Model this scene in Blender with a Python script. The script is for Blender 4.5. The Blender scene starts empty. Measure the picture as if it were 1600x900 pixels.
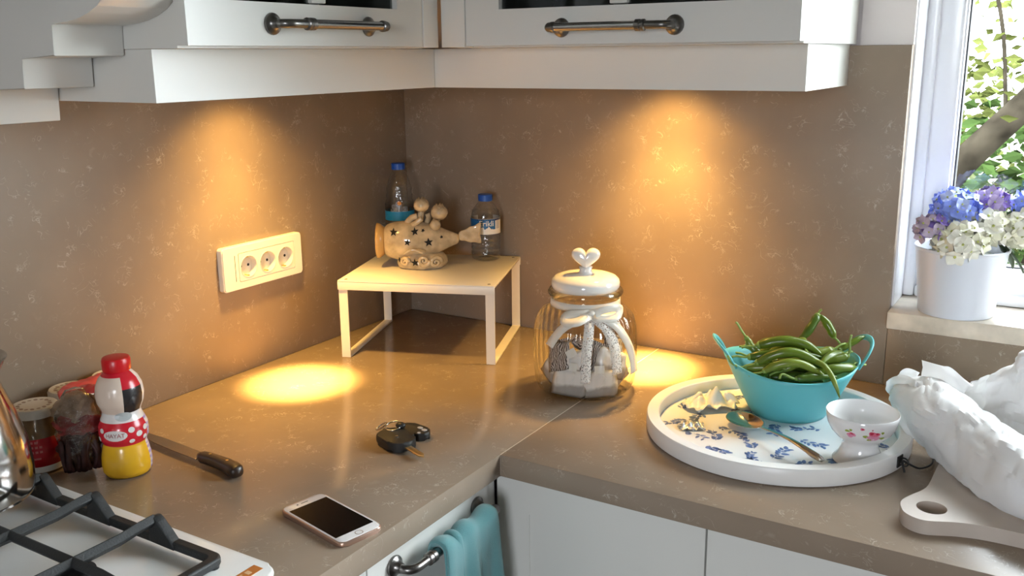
import bpy, bmesh, math, random
from mathutils import Vector, Matrix, noise, Euler
random.seed(7)
sc = bpy.context.scene
COL = sc.collection

# ------------------------------------------------------------------ camera
cam_d = bpy.data.cameras.new('camera'); cam = bpy.data.objects.new('camera', cam_d); COL.objects.link(cam)
CY, CP, CR = -0.5507, -0.2425, -0.0101
fwd = Vector((math.sin(CY)*math.cos(CP), math.cos(CY)*math.cos(CP), math.sin(CP)))
rgt = Vector((math.cos(CY), -math.sin(CY), 0)); upv = rgt.cross(fwd)
r2 = math.cos(CR)*rgt + math.sin(CR)*upv; u2 = -math.sin(CR)*rgt + math.cos(CR)*upv
M = Matrix((r2, u2, -fwd)).transposed().to_4x4(); M.translation = (1.3527, -1.7397, 1.4908)
cam.matrix_world = M
cam_d.sensor_width = 36; cam_d.lens = 36*1471.12/1600; cam_d.clip_start = .02; cam_d.clip_end = 200
sc.camera = cam
# ------------------------------------------------------------------ world, sun, exposure
w = bpy.data.worlds.new('World'); sc.world = w; w.use_nodes = True
bg = w.node_tree.nodes['Background']; bg.inputs[0].default_value = (.88, .93, 1, 1); bg.inputs[1].default_value = 25.0
sun_d = bpy.data.lights.new('sun', 'SUN'); sun_d.energy = 6; sun_d.angle = .01; sun_d.color = (1, .95, .85)
sun = bpy.data.objects.new('sun', sun_d); COL.objects.link(sun); sun.rotation_euler = (math.radians(38), math.radians(12), 0)
sc.view_settings.view_transform = 'Standard'; sc.view_settings.look = 'None'
sc.view_settings.exposure = 0.0; sc.view_settings.gamma = 1
sc.view_settings.use_curve_mapping = False
def portal(name, loc, rot, sx, sy):
    d = bpy.data.lights.new(name, 'AREA'); d.shape = 'RECTANGLE'; d.size = sx; d.size_y = sy
    d.cycles.is_portal = True
    o = bpy.data.objects.new(name, d); COL.objects.link(o); o.location = loc; o.rotation_euler = rot
# openings of the room: kitchen window, and an unseen opening added behind the camera as fill light
portal('window_portal', (2.01, .205, 1.62), (math.radians(-90), 0, 0), 1.86, 1.1)
portal('fill_opening_portal', (1.9, -3.66, 1.5), (math.radians(90), 0, 0), .7, 1.0)

# ------------------------------------------------------------------ materials
def mk(name):
    m = bpy.data.materials.new(name); m.use_nodes = True
    nt = m.node_tree; b = nt.nodes['Principled BSDF']
    return m, nt, b
def mat(name, col, rough=.5, metal=0, spec=.5, bump=0, bscale=200, coat=0, var=0, vscale=30, sheen=0, sss=0, trans=0):
    m, nt, b = mk(name)
    b.inputs['Base Color'].default_value = (*col, 1); b.inputs['Roughness'].default_value = rough
    b.inputs['Metallic'].default_value = metal; b.inputs['Specular IOR Level'].default_value = spec
    b.inputs['Coat Weight'].default_value = coat; b.inputs['Sheen Weight'].default_value = sheen
    if trans: b.inputs['Transmission Weight'].default_value = trans
    if bump or var:
        tc = nt.nodes.new('ShaderNodeTexCoord')
    if bump:
        n = nt.nodes.new('ShaderNodeTexNoise'); n.inputs['Scale'].default_value = bscale; n.inputs['Detail'].default_value = 4
        nt.links.new(tc.outputs['Object'], n.inputs['Vector'])
        bp = nt.nodes.new('ShaderNodeBump'); bp.inputs['Strength'].default_value = bump; bp.inputs['Distance'].default_value = .002
        nt.links.new(n.outputs['Fac'], bp.inputs['Height']); nt.links.new(bp.outputs['Normal'], b.inputs['Normal'])
    if var:
        n = nt.nodes.new('ShaderNodeTexNoise'); n.inputs['Scale'].default_value = vscale; n.inputs['Detail'].default_value = 4
        nt.links.new(tc.outputs['Object'], n.inputs['Vector'])
        r = nt.nodes.new('ShaderNodeValToRGB')
        r.color_ramp.elements[0].position = .3; r.color_ramp.elements[1].position = .7
        r.color_ramp.elements[0].color = (*[c*(1-var) for c in col], 1); r.color_ramp.elements[1].color = (*[min(1, c*(1+var)) for c in col], 1)
        nt.links.new(n.outputs['Fac'], r.inputs[0]); nt.links.new(r.outputs[0], b.inputs['Base Color'])
    return m
def glassy(name, tint=(1, 1, 1), edge=(.75, .8, .76), rough=.03, refl=1.0, bump=0, bscale=60):
    """thin clear wall: see-through face on, tinted and reflecting at grazing angles"""
    m = bpy.data.materials.new(name); m.use_nodes = True; nt = m.node_tree; nt.nodes.clear()
    out = nt.nodes.new('ShaderNodeOutputMaterial'); mix = nt.nodes.new('ShaderNodeMixShader')
    tr = nt.nodes.new('ShaderNodeBsdfTransparent'); gl = nt.nodes.new('ShaderNodeBsdfGlossy'); gl.inputs['Roughness'].default_value = rough
    lw = nt.nodes.new('ShaderNodeLayerWeight'); lw.inputs['Blend'].default_value = .35
    cm = nt.nodes.new('ShaderNodeMixRGB'); cm.inputs[1].default_value = (*tint, 1); cm.inputs[2].default_value = (*edge, 1)
    nt.links.new(lw.outputs['Facing'], cm.inputs[0]); nt.links.new(cm.outputs[0], tr.inputs[0])
    fr = nt.nodes.new('ShaderNodeLayerWeight'); fr.inputs['Blend'].default_value = .5
    pw = nt.nodes.new('ShaderNodeMath'); pw.operation = 'POWER'; pw.inputs[1].default_value = 4; nt.links.new(fr.outputs['Facing'], pw.inputs[0])
    mu = nt.nodes.new('ShaderNodeMath'); mu.operation = 'MULTIPLY_ADD'; mu.inputs[1].default_value = .55*refl; mu.inputs[2].default_value = .04*refl; mu.use_clamp = True
    nt.links.new(pw.outputs[0], mu.inputs[0]); nt.links.new(mu.outputs[0], mix.inputs[0])
    nt.links.new(tr.outputs[0], mix.inputs[1]); nt.links.new(gl.outputs[0], mix.inputs[2]); nt.links.new(mix.outputs[0], out.inputs[0])
    if bump:
        tc = nt.nodes.new('ShaderNodeTexCoord'); n = nt.nodes.new('ShaderNodeTexNoise'); n.inputs['Scale'].default_value = bscale
        bp = nt.nodes.new('ShaderNodeBump'); bp.inputs['Strength'].default_value = bump; bp.inputs['Distance'].default_value = .004
        nt.links.new(tc.outputs['Object'], n.inputs['Vector']); nt.links.new(n.outputs['Fac'], bp.inputs['Height'])
        nt.links.new(bp.outputs[0], gl.inputs['Normal'])
    return m
def emit(name, col, s):
    m = bpy.data.materials.new(name); m.use_nodes = True; nt = m.node_tree; nt.nodes.clear()
    o = nt.nodes.new('ShaderNodeOutputMaterial'); e = nt.nodes.new('ShaderNodeEmission')
    e.inputs[0].default_value = (*col, 1); e.inputs[1].default_value = s; nt.links.new(e.outputs[0], o.inputs[0]); return m
def quartz(name, base, fleck, rough, amount=.5, spec=.5):
    """engineered stone: taupe ground, soft mottling, short pale squiggles and little cloudy flecks"""
    m, nt, b = mk(name); L = nt.links.new; N = nt.nodes.new
    tc = N('ShaderNodeTexCoord')
    def nz(scale, detail=3, dist=0, off=0):
        mp = N('ShaderNodeMapping'); mp.inputs['Location'].default_value = (off, off*1.7, off*.6); L(tc.outputs['Object'], mp.inputs['Vector'])
        n = N('ShaderNodeTexNoise'); n.inputs['Scale'].default_value = scale; n.inputs['Detail'].default_value = detail
        n.inputs['Distortion'].default_value = dist; L(mp.outputs[0], n.inputs['Vector']); return n.outputs['Fac']
    def mathn(op, a, bb=None, clamp=False):
        k = N('ShaderNodeMath'); k.operation = op; k.use_clamp = clamp
        for i, v in enumerate((a, bb)):
            if v is None: continue
            if isinstance(v, (int, float)): k.inputs[i].default_value = v
            else: L(v, k.inputs[i])
        return k.outputs[0]
    def ramp(v, lo, hi):
        k = N('ShaderNodeMapRange'); k.inputs['From Min'].default_value = lo; k.inputs['From Max'].default_value = hi; L(v, k.inputs['Value']); return k.outputs[0]
    def squig(scale, width, off, mlo, mhi, mscale):
        v = nz(scale, 2, 1.2, off)
        d = mathn('ABSOLUTE', mathn('SUBTRACT', v, .5))
        line = ramp(d, width, 0)
        mask = ramp(nz(mscale, 2, .4, off+5), mlo, mhi)
        return mathn('MULTIPLY', line, mask, True)
    s1 = squig(34, .014, 1.0, .56, .70, 24)
    s2 = squig(62, .028, 7.0, .56, .70, 34)
    cl = mathn('MULTIPLY', ramp(nz(70, 3, .5, 3), .55, .75), ramp(nz(11, 2, 0, 11), .60, .74), True)
    f = mathn('ADD', mathn('ADD', s1, s2, True), mathn('MULTIPLY', cl, .40), True)
    f = mathn('MULTIPLY', f, amount, True)
    mott = ramp(nz(9, 4, 0, 2), .3, .7)
    c1 = N('ShaderNodeMixRGB'); L(mott, c1.inputs[0]); c1.inputs[1].default_value = (*[c*.92 for c in base], 1); c1.inputs[2].default_value = (*[c*1.06 for c in base], 1)
    c2 = N('ShaderNodeMixRGB'); L(f, c2.inputs[0]); L(c1.outputs[0], c2.inputs[1]); c2.inputs[2].default_value = (*fleck, 1)
    L(c2.outputs[0], b.inputs['Base Color']); b.inputs['Roughness'].default_value = rough; b.inputs['Specular IOR Level'].default_value = spec
    return m

STONE = (.295, .228, .170)
M_quartz = quartz('taupe_quartz', STONE, (.68, .60, .50), .21, .50, .34)
M_quartzw = quartz('taupe_quartz_wall', STONE, (.68, .60, .50), .34, .50, .12)
M_joint = mat('stone_joint', (.52, .43, .34), .4)
M_white = mat('white_lacquer', (.74, .73, .69), .28)
M_inshade = mat('cabinet_inside_shade', (.16, .16, .15), .6)  # dark tone puts the cabinets' inner shade into the colour
M_pvc = mat('white_upvc', (.84, .84, .87), .25)
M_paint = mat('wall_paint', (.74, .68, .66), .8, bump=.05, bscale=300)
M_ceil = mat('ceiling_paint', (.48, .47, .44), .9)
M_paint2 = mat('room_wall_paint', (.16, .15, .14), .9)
M_floor = mat('floor_tile', (.10, .085, .07), .35, var=.08, vscale=4)
M_gasket = mat('black_gasket', (.02, .02, .025), .6)
M_pane = glassy('window_pane', (.97, .98, .97), (.8, .85, .83), .01, 1)
M_cabpane = glassy('cabinet_pane', (.45, .47, .46), (.3, .32, .32), .05, .5)
M_pewter = mat('antique_pewter', (.20, .19, .18), .32, 1, bump=.1, bscale=150)
M_steel = mat('brushed_steel', (.42, .42, .42), .22, 1)
M_chrome = mat('chrome', (.72, .72, .72), .08, 1)
M_travert = mat('travertine', (.66, .58, .48), .35, var=.16, vscale=28, bump=.1, bscale=60)
M_enamel = mat('white_enamel', (.80, .80, .78), .12, var=.04, vscale=12)
M_iron = mat('cast_iron', (.022, .024, .025), .55, bump=.25, bscale=400)
M_black = mat('black_plastic', (.012, .013, .013), .35)
M_blackmatt = mat('black_burner', (.015, .015, .016), .6)
M_metalwhite = mat('white_powder_coat', (.80, .76, .68), .4, bump=.03, bscale=500)
M_plastic = mat('white_socket_plastic', (.82, .79, .72), .3)
M_hole = mat('hole_shade_black', (.008, .008, .008), .8)  # near black put in for shade inside holes; also the phone lens
M_brass = mat('brass_contact', (.65, .50, .25), .3, 1)

# ------------------------------------------------------------------ geometry helpers
def finish(bm, name, m, parent=None, smooth=False, loc=None, rot=None, autos=None, mods=None):
    bmesh.ops.recalc_face_normals(bm, faces=bm.faces)
    me = bpy.data.meshes.new(name); bm.to_mesh(me); bm.free()
    for x in (m if isinstance(m, (list, tuple)) else [m]): me.materials.append(x)
    if smooth or autos:
        for p in me.polygons: p.use_smooth = True
        if autos: me.set_sharp_from_angle(angle=math.radians(autos))
    o = bpy.data.objects.new(name, me); COL.objects.link(o)
    if parent: o.parent = parent
    if loc: o.location = loc
    if rot: o.rotation_euler = rot
    return o
def thing(name, label, cat, loc=(0, 0, 0), rz=0, group=None, rot=None):
    o = bpy.data.objects.new(name, None); COL.objects.link(o); o.empty_display_size = .03
    o.location = loc; o.rotation_euler = rot if rot else (0, 0, rz)
    return tag(o, label, cat, group)
def tag(o, label, cat, group=None):
    o['label'] = label; o['category'] = cat
    if group: o['group'] = group
    return o
def struct(o): o['kind'] = 'structure'; return o
def box(bm, lo, hi, bev=0, mi=0, seg=2):
    c = [(a+b)/2 for a, b in zip(lo, hi)]; s = [abs(b-a) for a, b in zip(lo, hi)]
    r = bmesh.ops.create_cube(bm, size=1, matrix=Matrix.Translation(c) @ Matrix.Diagonal((*s, 1)))
    vs = r['verts']; fs = list({f for v in vs for f in v.link_faces})
    for f in fs: f.material_index = mi
    if bev:
        es = list({e for v in vs for e in v.link_edges})
        bmesh.ops.bevel(bm, geom=es, offset=bev, segments=seg, profile=.5, affect='EDGES', clamp_overlap=True)
def boxobj(name, lo, hi, m, parent=None, bev=0, seg=2):
    bm = bmesh.new(); box(bm, lo, hi, bev, seg=seg); return finish(bm, name, m, parent, autos=35 if bev else None)
def lathe(bm, prof, seg=32, mi=0, ax=None, fr=None, mifn=None, closed=False, cap=True):
    """prof: (r, z) list. ax: optional matrix. fr(theta, z, r) -> r"""
    rings = []
    for r, z in prof:
        ring = []
        for i in range(seg):
            t = 2*math.pi*i/seg; rr = fr(t, z, r) if fr else r
            v = Vector((rr*math.cos(t), rr*math.sin(t), z)); ring.append(bm.verts.new(ax @ v if ax else v))
        rings.append(ring)
    if closed: rings.append(rings[0])
    for k in range(len(rings)-1):
        a, b = rings[k], rings[k+1]
        for i in range(seg):
            j = (i+1) % seg
            f = bm.faces.new((a[i], a[j], b[j], b[i])); f.material_index = mifn((prof[k][1]+prof[(k+1) % len(prof)][1])/2, 2*math.pi*(i+.5)/seg) if mifn else mi
    if not closed and cap:
        for ring, (r, z) in ((rings[0], prof[0]), (rings[-1], prof[-1])):
            if r > 1e-5:
                try:
                    f = bm.faces.new(ring); f.material_index = mifn(z, 0) if mifn else mi
                except ValueError: pass
def tube(bm, pts, rad, seg=8, mi=0, cap=True, flat=None):
    """pts: Vectors, rad: number or list; flat: (a,b) scale of the section axes"""
    pts = [Vector(p) for p in pts]; n = len(pts)
    rad = rad if isinstance(rad, (list, tuple)) else [rad]*n
    t0 = (pts[1]-pts[0]).normalized(); ref = Vector((0, 0, 1)) if abs(t0.z) < .9 else Vector((1, 0, 0))
    nrm = (ref - t0*ref.dot(t0)).normalized(); rings = []
    for i, p in enumerate(pts):
        t = (pts[min(i+1, n-1)]-pts[max(i-1, 0)]).normalized()
        nrm = (nrm - t*nrm.dot(t)).normalized(); bn = t.cross(nrm)
        a, b = flat if flat else (1, 1)
        rings.append([bm.verts.new(p + rad[i]*(a*math.cos(2*math.pi*k/seg)*nrm + b*math.sin(2*math.pi*k/seg)*bn)) for k in range(seg)])
    for a, b in zip(rings, rings[1:]):
        for k in range(seg):
            f = bm.faces.new((a[k], a[(k+1) % seg], b[(k+1) % seg], b[k])); f.material_index = mi
    if cap:
        for r in (rings[0], rings[-1]):
            f = bm.faces.new(r); f.material_index = mi
def prism(bm, out, z0, z1, bev=0, mi=0, mtx=None, seg=2):
    a = [bm.verts.new((x, y, z0)) for x, y in out]; b = [bm.verts.new((x, y, z1)) for x, y in out]
    fs = [bm.faces.new(a[::-1]), bm.faces.new(b)]
    n = len(out); es = []
    for i in range(n): fs.append(bm.faces.new((a[i], a[(i+1) % n], b[(i+1) % n], b[i])))
    for f in fs: f.material_index = mi
    if bev:
        es = [e for f in fs[:2] for e in f.edges]
        bmesh.ops.bevel(bm, geom=es, offset=bev, segments=seg, profile=.5, affect='EDGES', clamp_overlap=True)
    if mtx: bmesh.ops.transform(bm, matrix=mtx, verts=bm.verts)
def rrect(w, h, r, n=6):
    o = []
    for cx, cy, a0 in ((w/2-r, h/2-r, 0), (-w/2+r, h/2-r, 90), (-w/2+r, -h/2+r, 180), (w/2-r, -h/2+r, 270)):
        for k in range(n+1):
            a = math.radians(a0+90*k/n); o.append((cx+r*math.cos(a), cy+r*math.sin(a)))
    return o
def cr(P, n):
    """Catmull-Rom through points"""
    P = [Vector(p) for p in P]; Q = [P[0]*2-P[1]]+P+[P[-1]*2-P[-2]]; o = []
    for i in range(1, len(Q)-2):
        for k in range(n):
            t = k/n; a, b, c, d = Q[i-1:i+3]
            o.append(.5*((2*b)+(c-a)*t+(2*a-5*b+4*c-d)*t*t+(3*b-a-3*c+d)*t**3))
    o.append(P[-1]); return o
def grid(bm, rows, mi=0, closeu=False):
    V = [[bm.verts.new(p) for p in r] for r in rows]
    for i in range(len(V)-1):
        m = len(V[i])
        for j in range(m if closeu else m-1):
            f = bm.faces.new((V[i][j], V[i][(j+1) % m], V[i+1][(j+1) % m], V[i+1][j])); f.material_index = mi
    return V
def solid(o, th, off=0):
    s = o.modifiers.new('solid', 'SOLIDIFY'); s.thickness = th; s.offset = off; return o
def subs(o, n=1):
    s = o.modifiers.new('sub', 'SUBSURF'); s.levels = n; s.render_levels = n; return o
def text_data(s, size, spacing=1.0, shear=0, bold=0):
    cu = bpy.data.curves.new('t', 'FONT'); cu.body = s; cu.size = size; cu.align_x = 'CENTER'; cu.align_y = 'CENTER'; cu.resolution_u = 3
    cu.space_character = spacing; cu.shear = shear; cu.offset = bold
    o = bpy.data.objects.new('t', cu); COL.objects.link(o); bpy.context.view_layer.update()
    me = bpy.data.meshes.new_from_object(o.evaluated_get(bpy.context.evaluated_depsgraph_get()))
    d = ([tuple(v.co[:2]) for v in me.vertices], [tuple(p.vertices) for p in me.polygons])
    bpy.data.objects.remove(o); bpy.data.curves.remove(cu); bpy.data.meshes.remove(me); return d
def text_obj(name, s, size, m, parent, fn, **k):
    """flat print laid on a surface: fn(x, y) -> 3D point"""
    vs, fs = text_data(s, size, **k); bm = bmesh.new(); V = [bm.verts.new(fn(*v)) for v in vs]
    for f in fs:
        try: bm.faces.new([V[i] for i in f])
        except ValueError: pass
    return finish(bm, name, m, parent)
def dup(root, loc=None, rot=None, label=None, group=None):
    r = root.copy(); COL.objects.link(r)
    if loc is not None: r.location = loc
    if rot is not None: r.rotation_euler = rot
    if label: r['label'] = label
    if group: r['group'] = group
    for c in root.children:
        d = c.copy(); COL.objects.link(d); d.parent = r
        for g in c.children:
            e = g.copy(); COL.objects.link(e); e.parent = d
    return r
R_ = Vector((.852, .523, 0)); F_ = Vector((-.523, .852, 0))     # room directions used for things set square to the viewer
RZ = math.atan2(.523, .852)
ZC = .9                                                          # worktop height

# ================================================================== the room
def wall_box(name, parts, m):
    bm = bmesh.new()
    for lo, hi in parts: box(bm, lo, hi)
    return struct(finish(bm, name, m))
WX0, WX1, WZ0, WZ1 = 1.0767, 2.95, 1.012, 2.18                   # window opening
wall_box('wall_left', [((-.15, -3.8, 0), (-.02, .32, 2.6))], M_paint)
wall_box('wall_back', [((-.02, .02, 0), (WX0, .32, 2.6)), ((WX1, .02, 0), (3.4, .32, 2.6)),
                       ((WX0, .02, 0), (WX1, .32, WZ0)), ((WX0, .02, WZ1), (WX1, .32, 2.6)),
                       ((.99, .009, 1.5015), (WX0, .02, 2.6))], M_paint)
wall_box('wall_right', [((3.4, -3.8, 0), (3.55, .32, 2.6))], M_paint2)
wall_box('wall_front', [((-.02, -3.8, 0), (1.55, -3.65, 2.6)), ((2.25, -3.8, 0), (3.4, -3.65, 2.6)), ((1.55, -3.8, 2.0), (2.25, -3.65, 2.6)), ((1.55, -3.8, 0), (2.25, -3.65, 1.0))], M_paint2)  # gap added out of view to light the cabinet fronts
wall_box('ceiling', [((-.15, -3.8, 2.6), (3.55, .32, 2.75))], M_ceil)
wall_box('floor', [((-.15, -3.8, -.12), (3.55, .32, 0))], M_floor)
gm = mat('garden_soil', (.04, .045, .02), .9, var=.4, vscale=2)
bm = bmesh.new(); box(bm, (-14, .4, -.5), (16, 30, -.3)); box(bm, (-14, -20, -.5), (16, -3.9, -.3))
g = finish(bm, 'garden_ground', gm); struct(g)

# window: outer frame, sash with glazing bead, gasket, pane
win = struct(bpy.data.objects.new('window_1', None)); COL.objects.link(win)
def ring_frame(name, x0, x1, z0, z1, wd, y0, y1, m, parent, bev=.004):
    bm = bmesh.new()
    box(bm, (x0, y0, z0), (x0+wd, y1, z1), bev); box(bm, (x1-wd, y0, z0), (x1, y1, z1), bev)
    box(bm, (x0+wd-.001, y0, z0), (x1-wd+.001, y1, z0+wd), bev); box(bm, (x0+wd-.001, y0, z1-wd), (x1-wd+.001, y1, z1), bev)
    return finish(bm, name, m, parent, autos=35)
ring_frame('frame', WX0+.001, WX1-.001, 1.0432, WZ1-.001, .022, .112, .20, M_pvc, win, .006)
ring_frame('sash', WX0+.014, WX1-.014, 1.0515, WZ1-.012, .050, .122, .19, M_pvc, win, .008)
ring_frame('glazing_bead', WX0+.054, WX1-.054, 1.096, WZ1-.05, .014, .128, .165, M_pvc, win, .006)
ring_frame('gasket', WX0+.0665, WX1-.0665, 1.1085, WZ1-.063, .004, .135, .16, M_gasket, win, .001)
boxobj('pane', (WX0+.066, .148, 1.108), (WX1-.066, .152, WZ1-.062), M_pane, win)
# white plaster reveal lining on the left of the opening
struct(boxobj('trim_1', (WX0-.0005, .021, 1.043), (WX0+.003, .112, WZ1), M_pvc))

# stone slabs up the walls
o = boxobj('backsplash', (-.018, -3.2, ZC), (0, .018, 1.501), M_quartzw, bev=.0008)
tag(o, 'tall taupe stone backsplash slab on the left wall behind the socket', 'backsplash')
o = boxobj('backsplash', (.0003, 0, ZC), (WX0, .0185, 1.501), M_quartzw, bev=.0008)
tag(o, 'tall taupe stone backsplash slab on the back wall behind the glass jar', 'backsplash')
o = boxobj('backsplash', (WX0+.0006, 0.0005, ZC), (3.3, .0185, 1.0115), M_quartzw, bev=.0006)
tag(o, 'low taupe stone backsplash slab under the window sill', 'backsplash')
o = boxobj('window_sill', (1.0775, -.021, 1.0118), (2.99, .20, 1.0426), M_travert, bev=.002)
tag(o, 'cream travertine window sill carrying the white flower pot', 'window sill')

# worktop: two slabs butted along the left run's front line
D1, D2, T = .6384, .6162, .0354
wt = thing('worktop', 'taupe stone worktop with pale flecks turning the corner, with one seam', 'worktop', (0, 0, 0))
bm = bmesh.new(); prism(bm, [(0, 0), (D1-.0003, 0), (D1-.0003, -D2), (D1, -D2-.0003), (D1, -3.2), (0, -3.2)], ZC-T, ZC, .0012); finish(bm, 'worktop_slab', M_quartz, wt, autos=35)
bm = bmesh.new(); prism(bm, [(D1+.0006, 0), (3.3, 0), (3.3, -D2), (D1+.0006, -D2)], ZC-T, ZC, .0008); finish(bm, 'worktop_slab', M_quartz, wt, autos=35)
bm = bmesh.new(); box(bm, (D1-.0006, -D2+.0004, ZC-T+.001), (D1+.0010, 0, ZC+.00012)); finish(bm, 'seam', M_joint, wt)

# ================================================================== base cabinets
FX, FY = D1-.020, -(D2-.020)           # front planes of the two runs
ZB = ZC-T-.003
def panel_door(name, m, parent, w_, h_, mtx, stile=.058, th=.019, rec=.0022):
    """door with a shallow raised frame; local x across, z up, front at y=-th"""
    bm = bmesh.new()
    box(bm, (0, -th+rec, 0), (w_, 0, h_))
    box(bm, (0, -th, 0), (stile, -th+rec, h_)); box(bm, (w_-stile, -th, 0), (w_, -th+rec, h_))
    box(bm, (stile, -th, 0), (w_-stile, -th+rec, stile)); box(bm, (stile, -th, h_-stile), (w_-stile, -th+rec, h_))
    bmesh.ops.transform(bm, matrix=mtx, verts=bm.verts)
    return finish(bm, name, m, parent)
RX = lambda x, y, z: Matrix.Translation((x, y, z))                                           # faces -y
LX = lambda x, y, z: Matrix.Translation((x, y, z)) @ Matrix.Rotation(math.radians(90), 4, 'Z')   # local x -> +y, faces +x
def carcass(parent, lo, hi, m=M_white): return boxobj('carcass', lo, hi, m, parent)
def pull(parent, cx, half, mtx, flip=False):
    """pipe style pull: two rosettes, elbows, collars and a bar. local x along the bar, front = -y"""
    s = -1 if flip else 1
    h = bpy.data.objects.new('handle', None); COL.objects.link(h); h.parent = parent; h.matrix_local = mtx @ Matrix.Translation((cx, 0, 0))
    O = .031
    rot = Matrix.Rotation(math.radians(90), 4, 'X')
    for e in (-1, 1):
        A = Matrix.Translation((e*half, 0, 0)) @ rot; bm = bmesh.new()
        lathe(bm, [(.0145, 0), (.0152, .002), (.0145, .004), (.011, .006), (.0085, .009), (.007, .014)], 20, ax=A)
        finish(bm, 'rosette', M_pewter, h, autos=40)
    bm = bmesh.new()
    # long elbow on one side, ball end on the other
    tube(bm, cr([(-s*half, -.008, 0), (-s*half, -.020, 0), (-s*(half-.006), -O+.003, 0), (-s*(half-.016), -O, 0), (-s*(half-.042), -O, 0)], 4), .0062, 10)
    finish(bm, 'elbow', M_pewter, h, autos=50); bm = bmesh.new()
    tube(bm, [(s*half, -.008, 0), (s*half, -O, 0)], .0062, 10)
    finish(bm, 'elbow', M_pewter, h, autos=50)
    bm = bmesh.new(); tube(bm, [(-s*(half-.046), -O, 0), (s*(half-.002), -O, 0)], .0066, 14); finish(bm, 'bar', M_steel, h, autos=50)
    bm = bmesh.new()
    RY = lambda x: Matrix.Translation((x, -O, 0)) @ Matrix.Rotation(math.radians(90*s), 4, 'Y')
    lathe(bm, [(.006, -.002), (.0088, 0), (.0088, .004), (.0078, .005), (.0078, .006), (.0088, .007), (.0088, .014), (.006, .016)], 16, ax=RY(-s*(half-.036)))
    finish(bm, 'collar', M_pewter, h, autos=40); bm = bmesh.new()
    lathe(bm, [(.006, -.001), (.0086, .001), (.0086, .006), (.0072, .008), (.0074, .012), (.0045, .016), (.001, .017)], 16, ax=RY(s*(half-.004)))
    finish(bm, 'collar', M_pewter, h, autos=40)
    return h
# left run: unit with drawer under the phone
u = thing('base_cabinet', 'white base cabinet of the left run with the towel on its pull', 'cabinet', (0, 0, 0))
carcass(u, (.02, -1.0, .1), (FX-.0195, -.6225, ZB))
d = panel_door('drawer', M_white, u, .285, .70, LX(FX-.019, -.9075, ZB-.705))
pull(d, .1525+.0, .1, Matrix.Translation((FX, -.9075, .8268)) @ Matrix.Rotation(math.radians(90), 4, 'Z'))
boxobj('filler', (.56, -.6205, .1), (FX-.004, FY-.0005, ZB), M_white, u)
u = thing('base_cabinet', 'white base cabinet of the left run below the hob', 'cabinet', (0, 0, 0))
carcass(u, (.02, -1.62, .1), (FX-.0195, -1.001, ZB))
panel_door('drawer', M_white, u, .70, .70, LX(FX-.019, -1.611, ZB-.705))
# right run
u = thing('base_cabinet', 'white corner base cabinet beside the hanging towel', 'cabinet', (0, 0, 0))
carcass(u, (FX+.001, FY+.0195, .1), (.960, -.02, ZB))
panel_door('door', M_white, u, .3405, .74, RX(FX+.0012, FY+.019, ZB-.742))
u = thing('base_cabinet', 'white base cabinet under the round tray', 'cabinet', (0, 0, 0))
carcass(u, (.9615, FY+.0195, .1), (1.56, -.02, ZB))
panel_door('door', M_white, u, .594, .74, RX(.9632, FY+.019, ZB-.742))
u = thing('base_cabinet', 'white base cabinet below the cutting board end', 'cabinet', (0, 0, 0))
carcass(u, (1.562, FY+.0195, .1), (2.16, -.02, ZB))
panel_door('door', M_white, u, .594, .74, RX(1.5635, FY+.019, ZB-.742))

# ================================================================== wall cabinets
ZU, UD, UF = 1.5035, .3430, .368      # underside, carcass front, door front
ZT = 2.25
def glass_door(parent, w_, mtx, stile=.066, mull=.030, h_=ZT-ZU-.006, th=.021):
    bm = bmesh.new(); B = lambda a, b: box(bm, a, b)
    box(bm, (0, -th, 0), (stile, 0, h_)); box(bm, (w_-stile, -th, 0), (w_, 0, h_))
    box(bm, (stile, -th, 0), (w_-stile, 0, .0580)); box(bm, (stile, -th, h_-.0580), (w_-stile, 0, h_))
    zz = (h_-.116)/3
    box(bm, (w_/2-mull/2, -th+.002, .06), (w_/2+mull/2, -.002, h_-.06), .002)
    for k in (1, 2): box(bm, (stile-.001, -th+.003, .0580+zz*k-mull/2), (w_-stile+.001, -.003, .0580+zz*k+mull/2), .002)
    bmesh.ops.transform(bm, matrix=mtx, verts=bm.verts)
    d = finish(bm, 'door', M_white, parent, autos=35)
    for i in range(2):
        for k in range(3):
            xa = stile-.002 if i == 0 else w_/2+mull/2-.002; xb = w_/2-mull/2+.002 if i == 0 else w_-stile+.002
            bm = bmesh.new(); box(bm, (xa, -.011, .0580+zz*k+(mull/2 if k else 0)-.002), (xb, -.007, .0580+zz*(k+1)-(mull/2 if k < 2 else 0)+.002))
            bmesh.ops.transform(bm, matrix=mtx, verts=bm.verts); finish(bm, 'pane', M_cabpane, d)
    return d
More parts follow.
